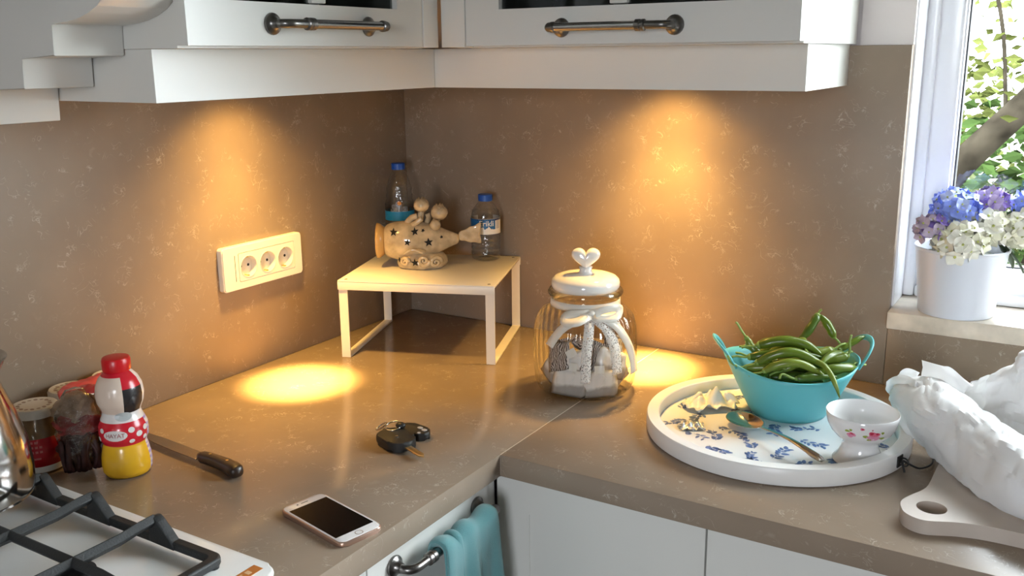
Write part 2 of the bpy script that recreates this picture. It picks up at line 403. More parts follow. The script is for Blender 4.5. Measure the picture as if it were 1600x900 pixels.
def hollow(parent, lo, hi, openface, shelves=(.33, .66)):
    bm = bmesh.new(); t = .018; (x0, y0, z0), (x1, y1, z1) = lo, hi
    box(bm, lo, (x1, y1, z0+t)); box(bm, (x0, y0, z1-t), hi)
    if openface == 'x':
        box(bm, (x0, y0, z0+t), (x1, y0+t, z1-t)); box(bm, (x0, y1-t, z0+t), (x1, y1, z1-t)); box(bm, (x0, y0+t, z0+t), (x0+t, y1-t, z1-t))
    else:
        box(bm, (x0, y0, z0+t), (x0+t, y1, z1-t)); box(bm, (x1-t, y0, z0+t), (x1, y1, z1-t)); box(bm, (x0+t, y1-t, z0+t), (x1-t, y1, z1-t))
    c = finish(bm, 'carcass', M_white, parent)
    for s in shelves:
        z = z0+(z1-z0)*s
        if openface == 'x': boxobj('shelf', (x0+t, y0+t, z), (x1-.02, y1-t, z+.016), M_inshade, parent)
        else: boxobj('shelf', (x0+t, y0+.02, z), (x1-t, y1-t, z+.016), M_inshade, parent)
    bm = bmesh.new()          # added sheets, coloured dark for the shade behind the glass
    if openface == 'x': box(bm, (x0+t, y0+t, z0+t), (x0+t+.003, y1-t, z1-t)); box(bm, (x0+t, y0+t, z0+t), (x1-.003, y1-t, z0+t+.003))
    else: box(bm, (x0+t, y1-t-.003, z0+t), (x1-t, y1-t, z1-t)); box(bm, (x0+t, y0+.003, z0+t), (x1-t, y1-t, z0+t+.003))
    finish(bm, 'lining', M_inshade, parent)
LL, RR = .9026, .9753
u = thing('wall_cabinet', 'white glazed wall cabinet on the left wall above the socket', 'cabinet', (0, 0, 0))
hollow(u, (.001, -LL-.002, ZU), (UD, -.385, ZT), 'x')
d = glass_door(u, .492, LX(UD+.0040, -.9085, ZU+.003))
pull(d, .249, .102, Matrix.Translation((UF-.0005, -.9085, 1.5358)) @ Matrix.Rotation(math.radians(90), 4, 'Z'))
boxobj('filler', (UD-.03, -.4140, ZU+.001), (UF+.002, -.3735, ZT), M_white, u, .0008)
u = thing('wall_cabinet', 'white glazed wall cabinet on the back wall above the glass jar', 'cabinet', (0, 0, 0))
hollow(u, (.385, -UD, ZU), (.986, -.001, ZT), 'y')
d = glass_door(u, .563, RX(.4240, -UD-.0040, ZU+.003))
pull(d, .2805, .096, Matrix.Translation((.4240, -UF+.0005, 1.5325)), flip=True)
boxobj('filler', (.3740, -UF-.002, ZU+.001), (.4225, -UD+.03, ZT), M_white, u, .0008)
# light pelmet below both cabinets
pl = thing('light_pelmet', 'white pelmet board hiding the lamps below the wall cabinets', 'pelmet', (0, 0, 0))
PZ0, PZ1, PX, PY = 1.4335, 1.5030, .2894, -.2767
boxobj('board', (PX-.018, -LL+.018, PZ0), (PX, PY, PZ1), M_white, pl)
boxobj('board', (PX+.0005, PY, PZ0), (RR-.018, PY+.018, PZ1), M_white, pl)
boxobj('board', (.0005, -LL, PZ0), (PX, -LL+.018, PZ1), M_white, pl)
boxobj('board', (RR-.018, PY, PZ0), (RR, -.0005, PZ1), M_white, pl)

# under-cabinet halogen pucks
WARM = (1, .57, .14)
M_bulb = emit('halogen_bulb', (1, .75, .4), 6)
def puck(x, y, label, tilt):
    t = thing('puck_light', label, 'lamp', (x, y, ZU-.0005), 0, 'puck lamps below the wall cabinets')
    bm = bmesh.new(); lathe(bm, [(.026, -.022), (.030, -.022), (.033, -.018), (.033, 0), (.026, 0)], 28, closed=True); finish(bm, 'housing', M_chrome, t, autos=40)
    bm = bmesh.new(); lathe(bm, [(.008, -.002), (.0075, -.005), (.005, -.007), (.001, -.008)], 14); finish(bm, 'bulb', M_bulb, t, smooth=True)
    for nm, ang, blend, e in (('beam', 24, 1, 400.0), ('glow', 84, 1, 26.0), ('spill', 114, 1, 8.5)):
        d = bpy.data.lights.new(nm, 'SPOT'); d.spot_size = math.radians(ang); d.spot_blend = blend; d.energy = e; d.color = WARM; d.shadow_soft_size = .022
        o = bpy.data.objects.new(nm, d); COL.objects.link(o); o.parent = t; o.location = (0, 0, -.026); o.rotation_euler = (tilt[0], tilt[1], 0) if nm == 'spill' else (0, 0, 0)
    return t
puck(.140, -.525, 'round puck lamp under the left wall cabinet', (0, math.radians(12)))
puck(.660, -.125, 'round puck lamp under the back wall cabinet', (math.radians(12), 0))

# ================================================================== cooker hood corbel
hood = thing('cooker_hood', 'white cooker hood with a stepped corbel, at upper left', 'cooker hood', (0, 0, 0))
prof = [(0, 1.4055), (.0805, 1.4055), (.0815, 1.4535), (.166, 1.4538), (.166, 1.4935), (.238, 1.4950), (.238, 1.5340)]
for k in range(9):                       # ovolo
    a = math.radians(90*k/8); prof.append((.250+.115*math.sin(a), 1.5345+.060*(1-math.cos(a))))
prof += [(.365, 2.25), (0, 2.25)]
def corbel(y0, y1):
    bm = bmesh.new(); a = [bm.verts.new((x, y0, z)) for x, z in prof]; b = [bm.verts.new((x, y1, z)) for x, z in prof]
    n = len(prof); bm.faces.new(a); bm.faces.new(b[::-1])
    for i in range(n): bm.faces.new((a[i], b[i], b[(i+1) % n], a[(i+1) % n]))
    bmesh.ops.bevel(bm, geom=[e for e in bm.edges], offset=.0015, segments=2, profile=.5, affect='EDGES', clamp_overlap=True)
    return finish(bm, 'corbel', M_white, hood, autos=40)
corbel(-1.0065, -.9055); corbel(-1.72, -1.62)
boxobj('canopy', (.0005, -1.619, 1.66), (.36, -1.0075, 2.25), M_white, hood, .002)
boxobj('filter', (.01, -1.615, 1.640), (.34, -1.012, 1.659), M_steel, hood)

# ================================================================== socket on the left wall
so = thing('wall_socket', 'white triple wall socket with warm lamp light on it', 'socket', (0, -.4726, 1.108))
LXs = lambda: Matrix.Rotation(math.radians(90), 4, 'Z') @ Matrix.Rotation(math.radians(90), 4, 'X')   # 2D (x along +y, y up), extrude +x
def holed(name, out, holes, z0, z1, m, parent, mtx, autos=40):
    """plate with through holes, extruded z0..z1"""
    bm = bmesh.new(); L_ = []
    for z in (z0, z1):
        loops = [[bm.verts.new((x, y, z)) for x, y in q] for q in [out]+holes]
        es = [bm.edges.new((q[k], q[(k+1) % len(q)])) for q in loops for k in range(len(q))]
        bmesh.ops.triangle_fill(bm, edges=es, use_beauty=True); L_.append(loops)
    for q0, q1 in zip(*L_):
        for k in range(len(q0)): bm.faces.new((q0[k], q0[(k+1) % len(q0)], q1[(k+1) % len(q0)], q1[k]))
    bmesh.ops.transform(bm, matrix=mtx, verts=bm.verts)
    return finish(bm, name, m, parent, autos=autos)
holed('frame', rrect(.2055, .0835, .006), [[(x+.008, y) for x, y in rrect(.1445, .0530, .003)]], .0003, .0118, M_plastic, so, LXs())
holed('frame_face', rrect(.2025, .0805, .006), [[(x+.008, y) for x, y in rrect(.1470, .0555, .003)]], .0117, .0138, M_plastic, so, LXs())
SKY = (-.0405, .0085, .0560)
circ = lambda cx, r: [(cx+r*math.cos(2*math.pi*k/32), r*math.sin(2*math.pi*k/32)-.001) for k in range(32)]
holed('insert', [(x+.008, y) for x, y in rrect(.1440, .0525, .003)], [circ(c, .0198) for c in SKY], .0100, .0142, M_plastic, so, LXs())
M_well = mat('socket_well', (.74, .71, .64), .4)
for sy in SKY:
    A = Matrix.Translation((.0, sy, -.001)) @ Matrix.Rotation(math.radians(90), 4, 'Y')
    bm = bmesh.new(); lathe(bm, [(.0212, .0139), (.0212, .0150), (.0200, .0150), (.0197, .0142), (.0190, .0018), (.0002, .0018)], 40, ax=A, cap=False); sk = finish(bm, 'socket_well', M_well, so, autos=40)
    for py in (-.0095, .0095):
        bm = bmesh.new(); lathe(bm, [(.0027, .0015), (.0027, .0023), (.0001, .0023)], 14, ax=A @ Matrix.Translation((0, py, 0))); finish(bm, 'pin_hole_shade', M_hole, sk)
    for zz in (-1, 1):
        boxobj('earth_clip', (.0030, sy-.0022, zz*.0182-.0012-.001), (.0120, sy+.0022, zz*.0182+.0012-.001), M_brass, sk)
bm = bmesh.new(); prism(bm, rrect(.0012, .05, .0005, 2), .0134, .0139, mtx=Matrix.Translation((0, -.0735, 0)) @ LXs()); finish(bm, 'groove', M_hole, so)

# ================================================================== shelf riser with its load
sh = thing('shelf_riser', 'white metal shelf riser standing in the worktop corner', 'shelf', (.106, -.3734, ZC), .3597)
SW, SD, SH = .32, .28, .16
bm = bmesh.new(); prism(bm, rrect(SW, SD, .004, 3), SH-.0022, SH, .0006, mtx=Matrix.Translation((SW/2, SD/2, 0))); finish(bm, 'top', M_metalwhite, sh, autos=40)
boxobj('front_lip', (.0005, .0005, SH-.0185), (SW-.0005, .0028, SH-.0023), M_metalwhite, sh, .0005)
boxobj('back_lip', (.0005, SD-.0028, SH-.0185), (SW-.0005, SD-.0005, SH-.0023), M_metalwhite, sh, .0005)
for x0 in (.0015, SW-.0195):
    bm = bmesh.new(); th = .003; yy = (.0035, SD-.0035); zz = (.0004, SH-.0024)
    o_ = [(yy[0], zz[0]), (yy[1], zz[0]), (yy[1], zz[1]), (yy[0], zz[1])]; i_ = [(yy[0]+th, zz[0]+th), (yy[1]-th, zz[0]+th), (yy[1]-th, zz[1]-th), (yy[0]+th, zz[1]-th)]
    V = [[bm.verts.new((x, *p)) for p in q] for x in (x0, x0+.018) for q in (o_, i_)]
    for k in range(4):
        j = (k+1) % 4
        bm.faces.new((V[0][k], V[0][j], V[1][j], V[1][k])); bm.faces.new((V[2][k], V[2][j], V[3][j], V[3][k]))
        bm.faces.new((V[0][k], V[0][j], V[2][j], V[2][k])); bm.faces.new((V[1][k], V[1][j], V[3][j], V[3][k]))
    finish(bm, 'leg_frame', M_metalwhite, sh)
for x, y in ((.014, .014), (SW-.014, .014), (.014, SD-.014), (SW-.014, SD-.014)):
    bm = bmesh.new(); lathe(bm, [(.0032, SH), (.0032, SH+.0006), (.002, SH+.001), (.0001, SH+.001)], 12, ax=Matrix.Translation((x, y, 0))); finish(bm, 'screw', mat('screw_grey', (.30, .25, .2), .4, .6) if 'screw_grey' not in bpy.data.materials else bpy.data.materials['screw_grey'], sh)
ZS = ZC+SH+.0002

M_pet = glassy('clear_pet', (.99, .995, .995), (.92, .93, .94), .06, 2.2, bump=.5, bscale=120)
M_water = glassy('still_water', (.97, .98, .985), (.90, .92, .94), .02, .5)
M_cap = mat('blue_cap', (.010, .085, .42), .35)
M_label_w = mat('label_white', (.80, .80, .78), .4)
M_label_b = mat('label_blue', (.010, .12, .33), .35)
M_label_n = mat('label_navy', (.008, .02, .09), .35)
M_label_t = mat('label_teal', (.02, .28, .50), .35)
M_ink = mat('label_ink', (.004, .005, .02), .6)
def cylmap(r, a0, z0):          # flat print onto a cylinder of radius r, centred at angle a0, height z0
    return lambda x, y: (r*math.cos(a0+x/r), r*math.sin(a0+x/r), z0+y)
def band(bm, r, z0, z1, a0, a1, n, mi=0):
    grid(bm, [[(r*math.cos(a0+(a1-a0)*k/n), r*math.sin(a0+(a1-a0)*k/n), z) for k in range(n+1)] for z in (z0, z1)], mi)
AV = lambda x, y: math.atan2(-1.7397-y, 1.3527-x)        # direction from a spot towards where the photographer stands
def bottle(label, x, y, prof, cap_r, zc, water):
    b = thing('water_bottle', label, 'bottle', (x, y, ZS))
    bm = bmesh.new(); lathe(bm, prof, 28); finish(bm, 'body', M_pet, b, smooth=True)
    if water:
        bm = bmesh.new(); pw = [(max(r-.0012, .0005), z+.0008) for r, z in prof if z < water]; pw.append((pw[-1][0], water)); pw.append((.0005, water))
        lathe(bm, pw, 28); finish(bm, 'water', M_water, b, smooth=True)
    bm = bmesh.new(); lathe(bm, [(cap_r, zc), (cap_r, zc+.0125), (cap_r-.0012, zc+.0138), (.0005, zc+.0138)], 40, fr=lambda t, z, r: r*(1+.015*(round(t*20/math.pi) % 2)) if r > .005 else r)
    finish(bm, 'cap', M_cap, b, autos=40)
    return b
# small bottle, right back of the riser
def ribs(z0, z1, r, n, d=.0012):
    o = []
    for k in range(n):
        za = z0+(z1-z0)*k/n; dz = (z1-z0)/n; o += [(r, za+dz*.15), (r, za+dz*.65), (r-d, za+dz*.8), (r-d, za+dz*.95)]
    return o
pr = [(.0005, .004), (.016, .004), (.024, .0005), (.030, .004), (.0315, .010)]+ribs(.012, .056, .0318, 4)+[(.0312, .058), (.0312, .094), (.0305, .100), (.027, .110), (.019, .121), (.0135, .127), (.0128, .133), (.0128, .140)]
bs = bottle('small water bottle with a blue label, right of the ceramic fish', .2560, -.0600, pr, .0152, .1285, .108)
a0 = AV(.256, -.06)
bm = bmesh.new(); band(bm, .0318, .0585, .0930, a0-2.6, a0+2.6, 40); solid(finish(bm, 'label', M_label_w, bs), .0002)
L0 = [c for c in bs.children if c.name.startswith('label')][0]
bm = bmesh.new(); band(bm, .03205, .0705, .0915, a0-1.9, a0+.70, 20); finish(bm, 'label_band', M_label_b, L0)
bm = bmesh.new(); band(bm, .03205, .0890, .0925, a0-1.9, a0+1.4, 22); finish(bm, 'label_edge', M_label_n, L0)
bm = bmesh.new(); grid(bm, [[cylmap(.0322, a0, 0)(-.026+.042*k/14, z) for k in range(15)] for z in (0,)]+[[cylmap(.0322, a0, 0)(-.026+.042*k/14, .0755+.0035*math.sin(k*1.3)+.002*math.sin(k*2.9)) for k in range(15)]][:1] if False else [[cylmap(.0322, a0, 0)(-.026+.042*k/14, .0690) for k in range(15)], [cylmap(.0322, a0, 0)(-.026+.042*k/14, .0735+.0030*math.sin(k*1.3)+.0015*math.sin(k*2.9)) for k in range(15)]])
finish(bm, 'snow_print', M_label_w, L0)
bm = bmesh.new(); band(bm, .0321, .0586, .0598, a0-2.4, a0+2.4, 30); finish(bm, 'label_edge', M_label_n, L0)
bm = bmesh.new(); band(bm, .03205, .0710, .0895, a0+.78, a0+1.10, 6); finish(bm, 'barcode_field', mat('barcode_grey', (.5, .52, .55), .5), L0)
text_obj('lettering', 'Erikli', .0165, M_label_w, L0, cylmap(.0323, a0+.06, .0828), bold=.0002)
# large bottle behind the fish
pr = [(.0005, .004), (.016, .004), (.026, .0005), (.031, .004), (.0325, .010)]+ribs(.014, .07, .0325, 5)+[(.032, .074), (.032, .112), (.031, .117), (.0285, .122), (.0295, .130), (.0275, .137), (.0285, .145), (.0255, .153), (.0235, .163), (.018, .176), (.0135, .184), (.0128, .190), (.0128, .197)]
bl = bottle('taller water bottle with a blue cap behind the ceramic fish', .0430, -.0850, pr, .0150, .1870, .10)
a1 = AV(.043, -.085)
bm = bmesh.new(); band(bm, .0327, .0760, .0965, a1-2.4, a1+2.4, 36); solid(finish(bm, 'label', M_label_t, bl), .0002)
L1 = [c for c in bl.children if c.name.startswith('label')][0]
bm = bmesh.new(); band(bm, .0327, .0965, .1120, a1-2.4, a1+2.4, 36); finish(bm, 'label_field', glassy('label_clear', (.86, .90, .93), (.8, .85, .9), .1), L1)
# white haloed script on the clear label
vf = cylmap(.0333, a1-.06, .1035)
text_obj('lettering_halo', 'Saka', .0215, M_label_w, L1, vf, shear=.2, bold=.0006)
vf2 = cylmap(.0336, a1-.06, .1035)
text_obj('lettering', 'Saka', .0215, M_ink, L1, vf2, shear=.2)
bm = bmesh.new(); lathe(bm, [(.0045, 0), (.0001, .0001)], 14, ax=Matrix.Translation(cylmap(.0330, a1-.02, .1125)(0, .0030)) @ Matrix.Rotation(a1, 4, 'Z') @ Matrix.Rotation(math.radians(90), 4, 'Y')); finish(bm, 'sun_print', mat('print_orange', (.8, .3, .04), .5), L1)

# ceramic fish candle holder
M_cer = mat('cream_ceramic', (.55, .43, .27), .10, bump=.12, bscale=60, coat=.6, var=.28, vscale=45)
M_cero = mat('ochre_glaze', (.55, .33, .12), .2, coat=.3)
fish = thing('ceramic_fish', 'cream ceramic fish candle holder with dark star cut-outs on a wave foot', 'ornament', (.178, -.184, ZS), RZ)
# local: x to the fish's tail, y away from viewer, z up
def fish_r(u):
    t = max(0, min(1, u)); return .0385*(math.sin(math.pi*min(1, (t*.93+.10))**.92))**.62 if t < .62 else None
secs = [(-.080, .022, .026), (-.077, .027, .032), (-.068, .033, .0375), (-.052, .038, .041), (-.030, .040, .0425), (-.005, .038, .040), (.020, .0325, .035), (.040, .024, .026), (.055, .016, .018), (.068, .011, .013), (.078, .0075, .0095)]
FZ = .0560
bm = bmesh.new(); n = 28
V = grid(bm, [[(x, ry*math.cos(2*math.pi*k/n), FZ+.0015*(x > .03)+.06*max(0, x-.03)*.3+rz_*math.sin(2*math.pi*k/n)) for k in range(n)] for x, ry, rz_ in secs], closeu=True)
bm.faces.new(V[0]); bm.faces.new(V[-1])
body = subs(finish(bm, 'body', M_cer, fish, smooth=True))
def surf(x, z):
    for (xa, ya, za), (xb, yb, zb) in zip(secs, secs[1:]):
        if xa <= x <= xb:
            t = (x-xa)/(xb-xa); ry = ya+(yb-ya)*t; rz_ = za+(zb-za)*t
            q = 1-((z-FZ-.0015*(x > .03)-.018*max(0, x-.03))/rz_)**2
            return -ry*math.sqrt(max(.02, q))
    return -.03
def star(cx, cz, r, fn, parent, five=True, rot=0):  # solid dark star on the surface, stands in for a cut-out's shade
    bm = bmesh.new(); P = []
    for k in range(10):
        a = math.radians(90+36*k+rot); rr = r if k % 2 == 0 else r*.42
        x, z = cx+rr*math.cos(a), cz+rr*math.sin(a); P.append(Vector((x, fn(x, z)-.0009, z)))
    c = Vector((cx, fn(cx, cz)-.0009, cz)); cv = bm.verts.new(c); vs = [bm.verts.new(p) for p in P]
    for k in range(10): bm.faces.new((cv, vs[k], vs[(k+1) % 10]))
    return solid(finish(bm, 'star_hole_shade', M_hole, parent), .0006)
for x, z, r, a in ((-.056, .0790, .0085, 0), (-.012, .0800, .0085, 8), (-.027, .0590, .0078, -10), (.0160, .0575, .0098, 5), (.0420, .0665, .0040, 12), (.0045, .0815, .0042, 40)):
    star(x, z, r, surf, fish, rot=a)
bm = bmesh.new(); RYm = Matrix.Rotation(math.radians(90), 4, 'Y')
lathe(bm, [(.024, .010), (.030, .006), (.036, -.002), (.0375, -.008), (.034, -.007), (.025, .000), (.018, .004)], 28, ax=Matrix.Translation((-.086, 0, FZ)) @ RYm, closed=True); finish(bm, 'mouth_rim', M_cero, fish, smooth=True)
bm = bmesh.new(); lathe(bm, [(.023, .004), (.0005, .0042)], 24, ax=Matrix.Translation((-.086, 0, FZ)) @ RYm); finish(bm, 'mouth_opening_shade', M_hole, fish)
bm = bmesh.new(); rows = []
for k in range(9):
    x = .076+.045*k/8; hw = .007+.016*(k/8)**.8+(.002*math.sin(k*2)); rows.append([(x+.004*abs(j-3)/3*(k/8), .002*math.sin(k+j), FZ+.0075+.007*k/8+hw*(j-3)/3) for j in range(7)])
grid(bm, rows); subs(solid(finish(bm, 'tail_fin', M_cer, fish, smooth=True), .006))
bm = bmesh.new(); rows = []
for k in range(6):
    rows.append([(-.032+.040*j/6+.003*math.sin(k), -.036-.016*k/5, .040-.004*k/5+.010*math.sin(math.pi*j/6)*(.4+.6*k/5)) for j in range(7)])
grid(bm, rows); subs(solid(finish(bm, 'side_fin', M_cer, fish, smooth=True), .005))
bm = bmesh.new(); lathe(bm, [(.0005, .0003), (.047, .0003), (.052, .004), (.0535, .012), (.051, .022), (.044, .030), (.030, .034), (.0005, .034)], 48, fr=lambda t, z, r: r*(1+.035*math.sin(7*t+z*60)) if r > .01 else r, ax=Matrix.Translation((-.002, 0, 0)) @ Matrix.Diagonal((1, .78, 1, 1)))
foot = finish(bm, 'wave_foot', M_cer, fish, smooth=True)
def spiral(cx, cz, s, sgn):
    bm = bmesh.new(); P = []
    for k in range(26):
        a = k*.42*sgn; r = s*(1-k/27); x = cx+r*math.cos(a); P.append((x, -.0425*math.sqrt(max(.1, 1-(x/.056)**2))-.002, cz+r*math.sin(a)))
    tube(bm, P, [.0042*(1-.5*k/25)*(s/.011) for k in range(26)], 8); finish(bm, 'wave_curl', M_cer, foot, smooth=True)
spiral(-.034, .017, .010, 1); spiral(.006, .021, .012, -1); spiral(.030, .016, .012, 1)
ff = lambda x, z: -.0425*math.sqrt(max(.1, 1-(x/.056)**2))-.0035
star(-.0125, .0175, .0085, ff, fish, rot=6); star(-.045, .020, .0055, ff, fish, rot=20)
def rose(x, y, z, r):
    bm = bmesh.new()
    for k, (q, t0) in enumerate(((1, 0), (.78, .5), (.55, .2))):
        rows = []
        for i in range(5):
            rows.append([(x+q*r*(math.cos(2*math.pi*j/14)*math.sin(math.pi*(.18+.60*i/4))), y+q*r*math.sin(2*math.pi*j/14)*math.sin(math.pi*(.18+.60*i/4)), z+r*(-.8+1.45*i/4*(1+.10*math.sin(5*2*math.pi*j/14/1+t0*6)))+.15*r*k) for j in range(14)])
        grid(bm, rows, closeu=True)
    return solid(finish(bm, 'coral_rose', M_cer, fish, smooth=True), .004)
def stalk(P, r):
    bm = bmesh.new(); tube(bm, cr(P, 4), r, 8); finish(bm, 'coral_stem', M_cer, fish, smooth=True)
stalk([(-.006, 0, .090), (-.002, .001, .105), (.000, .001, .118)], .007); rose(.0005, 0, .1300, .0150)
stalk([(.022, 0, .084), (.030, .001, .097), (.035, .001, .106)], .008); rose(.0370, 0, .1145, .0165)
stalk([(-.030, -.006, .094), (-.020, -.008, .104), (-.008, -.010, .108)], .007)
stalk([(.010, .006, .092), (.014, .004, .103), (.012, .002, .112)], .006)
stalk([(-.018, -.018, .092), (-.008, -.019, .097), (.002, -.018, .105)], .0055)
bm = bmesh.new(); bmesh.ops.create_icosphere(bm, subdivisions=3, radius=.0115, matrix=Matrix.Translation((.029, -.014, .090))); finish(bm, 'coral_bud', M_cer, fish, smooth=True)

# ================================================================== tea jar
JX, JY = .6130, -.2850
JA = AV(JX, JY)
M_jar = glassy('ribbed_jar_glass', (.99, .99, .985), (.74, .76, .70), .05, 1.8)
M_ceramicw = mat('white_glazed_ceramic', (.82, .80, .76), .08, coat=.5)
jar = thing('tea_jar', 'ribbed glass jar with a white heart-knob lid, holding tea bags', 'jar', (JX, JY, ZC+.0003), JA+math.pi/2)
# local -y looks at the photographer, x to the right in the picture
prof = [(.0005, .003), (.064, .003), (.071, .0004), (.079, .003), (.0850, .009), (.0890, .020), (.0910, .040), (.0920, .070), (.0918, .100), (.0900, .122), (.0850, .139), (.0750, .151), (.0645, .158), (.0600, .163), (.0600, .171), (.0580, .174), (.0660, .178), (.0668, .182), (.0645, .186), (.0605, .187)]
bm = bmesh.new(); lathe(bm, prof, 216, fr=lambda t, z, r: r*(1+.015*math.cos(36*t)*max(0, min(1, (z-.008)/.02))*max(0, min(1, (.158-z)/.02))) if r > .01 else r)
finish(bm, 'glass', M_jar, jar, smooth=True)
bm = bmesh.new(); lathe(bm, [(.0640, .1875), (.0668, .1845), (.0672, .181), (.0650, .178)], 64, cap=False); finish(bm, 'lip', glassy('jar_lip_glass', (.88, .87, .78), (.5, .5, .40), .05, 1.6), jar, smooth=True)
bm = bmesh.new(); lathe(bm, [(.0005, .186), (.0550, .186), (.0590, .188), (.0608, .193), (.0610, .199), (.0590, .2045), (.0530, .2095), (.040, .213), (.020, .2145), (.0005, .215)], 56); lid = finish(bm, 'lid', M_ceramicw, jar, smooth=True)
# heart knob
bm = bmesh.new(); pts = []
for k in range(48):
    t = 2*math.pi*k/48; x = 16*math.sin(t)**3; z = 13*math.cos(t)-5*math.cos(2*t)-2*math.cos(3*t)-math.cos(4*t); pts.append((x*.00160, z*.00142))
NR = 10; rows = []
for i in range(NR+1):
    a = math.pi*i/NR; sc_ = math.sin(a)**.55; yy = -.0125*math.cos(a)
    rows.append([(x*max(.02, sc_), yy, .2385+(z+.004)*max(.02, sc_)-.004*0) for x, z in pts])
V = grid(bm, rows, closeu=True); bm.faces.new(V[0]); bm.faces.new(V[-1]); finish(bm, 'knob', M_ceramicw, lid, smooth=True)
bm = bmesh.new(); lathe(bm, [(.017, .2135), (.0125, .2155), (.0105, .220), (.012, .226)], 24); finish(bm, 'knob_foot', M_ceramicw, lid, smooth=True)
# ribbon and lace
M_rib = mat('ivory_satin', (.74, .70, .62), .3, sheen=.3)
def lace_mat():
    m, nt, b = mk('white_lace'); b.inputs['Base Color'].default_value = (.78, .75, .70, 1); b.inputs['Roughness'].default_value = .8
    tc = nt.nodes.new('ShaderNodeTexCoord'); v = nt.nodes.new('ShaderNodeTexVoronoi'); v.inputs['Scale'].default_value = 330
    r = nt.nodes.new('ShaderNodeMath'); r.operation = 'GREATER_THAN'; r.inputs[1].default_value = .40
    mp = nt.nodes.new('ShaderNodeMath'); mp.operation = 'MULTIPLY_ADD'; mp.inputs[1].default_value = .75; mp.inputs[2].default_value = .25
    nt.links.new(tc.outputs['Object'], v.inputs['Vector']); nt.links.new(v.outputs['Distance'], r.inputs[0]); nt.links.new(r.outputs[0], mp.inputs[0]); nt.links.new(mp.outputs[0], b.inputs['Alpha']); return m
M_lace = lace_mat()
def jr(z):
    for (ra, za), (rb, zb) in zip(prof[2:], prof[3:]):
        if za <= z <= zb: return ra+(rb-ra)*(z-za)/(zb-za+1e-9)
    return .06
def ribbon(name, P, wd, m, n=5, parent=jar, lift=.002):
    """P: (x, z, extra) over the jar front; strip follows the glass"""
    C_ = cr([Vector(p) for p in P], n); bm = bmesh.new(); rows = []
    for i, p in enumerate(C_):
        t = (C_[min(i+1, len(C_)-1)]-C_[max(i-1, 0)]); t.z = 0; t.normalize(); nn = Vector((-t.y, t.x, 0))
        row = []
        for s in (-.5, 0, .5):
            x, z = p.x+nn.x*wd*s, p.y+nn.y*wd*s; r = jr(max(.01, min(.17, z)))+lift+p.z
            row.append((x, -math.sqrt(max(.0004, r*r-x*x)) if abs(x) < r else -.02, z))
        rows.append(row)
    grid(bm, rows); o = solid(finish(bm, name, m, parent, smooth=True), .0006); return o
bm = bmesh.new(); lathe(bm, [(.0612, .1585), (.0608, .163), (.0612, .1715), (.0622, .1715), (.0622, .163), (.0628, .1585)], 64, closed=True); finish(bm, 'neck_ribbon', M_rib, jar, smooth=True)
ribbon('ribbon_tail', [(.010, .158, .006), (-.014, .151, .008), (-.036, .138, .006), (-.052, .118, .002), (-.062, .100, .001)], .013, M_rib)
ribbon('ribbon_tail', [(.012, .158, .006), (.034, .152, .008), (.056, .136, .008), (.074, .105, .006), (.084, .070, .005), (.086, .048, .008)], .012, M_rib)
ribbon('lace_tail', [(.008, .158, .004), (.006, .130, .003), (.003, .100, .002), (.002, .070, .001), (.001, .040, .001)], .017, M_lace)
ribbon('lace_tail', [(.012, .158, .005), (.034, .140, .006), (.047, .115, .004), (.053, .085, .002), (.056, .052, .001)], .017, M_lace)
ribbon('bow_loop', [(.008, .158, .006), (-.012, .150, .016), (-.036, .147, .014), (-.030, .156, .010), (.006, .160, .007)], .012, M_rib)
ribbon('bow_loop', [(.012, .158, .006), (.032, .166, .014), (.056, .166, .016), (.054, .154, .012), (.014, .156, .008)], .013, M_rib)
bm = bmesh.new(); bmesh.ops.create_icosphere(bm, subdivisions=2, radius=.0075, matrix=Matrix.Translation((.010, -.0705, .158)) @ Matrix.Diagonal((1, .7, .9, 1))); finish(bm, 'knot', M_rib, jar, smooth=True)
# tea bags
def tea_mat(name, paper, tea, stripes=False):
    m, nt, b = mk(name); N = nt.nodes.new; L = nt.links.new; tc = N('ShaderNodeTexCoord'); sx = N('ShaderNodeSeparateXYZ'); L(tc.outputs['Object'], sx.inputs[0])
    mx = N('ShaderNodeMixRGB'); mx.inputs[1].default_value = (*paper, 1); mx.inputs[2].default_value = (*tea, 1)
    if stripes:
        wv = N('ShaderNodeTexWave'); wv.inputs['Scale'].default_value = 85; wv.inputs['Distortion'].default_value = 9; wv.inputs['Detail'].default_value = 2; L(tc.outputs['Object'], wv.inputs['Vector'])
        r = N('ShaderNodeMath'); r.operation = 'GREATER_THAN'; r.inputs[1].default_value = .52; L(wv.outputs['Fac'], r.inputs[0]); L(r.outputs[0], mx.inputs[0])
    else:
        n = N('ShaderNodeTexNoise'); n.inputs['Scale'].default_value = 60; L(tc.outputs['Object'], n.inputs['Vector'])
        a = N('ShaderNodeMath'); a.operation = 'MULTIPLY_ADD'; a.inputs[1].default_value = .02; a.inputs[2].default_value = -.016; L(n.outputs['Fac'], a.inputs[0])
        d = N('ShaderNodeMath'); d.operation = 'SUBTRACT'; L(a.outputs[0], d.inputs[0]); L(sx.outputs['Y'], d.inputs[1])
        mr = N('ShaderNodeMapRange'); mr.inputs['From Min'].default_value = -.004; mr.inputs['From Max'].default_value = .004; L(d.outputs[0], mr.inputs['Value'])
        k = N('ShaderNodeMath'); k.operation = 'MULTIPLY'; k.inputs[1].default_value = .8; L(mr.outputs[0], k.inputs[0]); L(k.outputs[0], mx.inputs[0])
    L(mx.outputs[0], b.inputs['Base Color']); b.inputs['Roughness'].default_value = .75; return m
M_tea = tea_mat('tea_bag_paper', (.74, .71, .67), (.24, .21, .19)); M_zeb = tea_mat('striped_sachet', (.50, .46, .43), (.07, .05, .045), True)
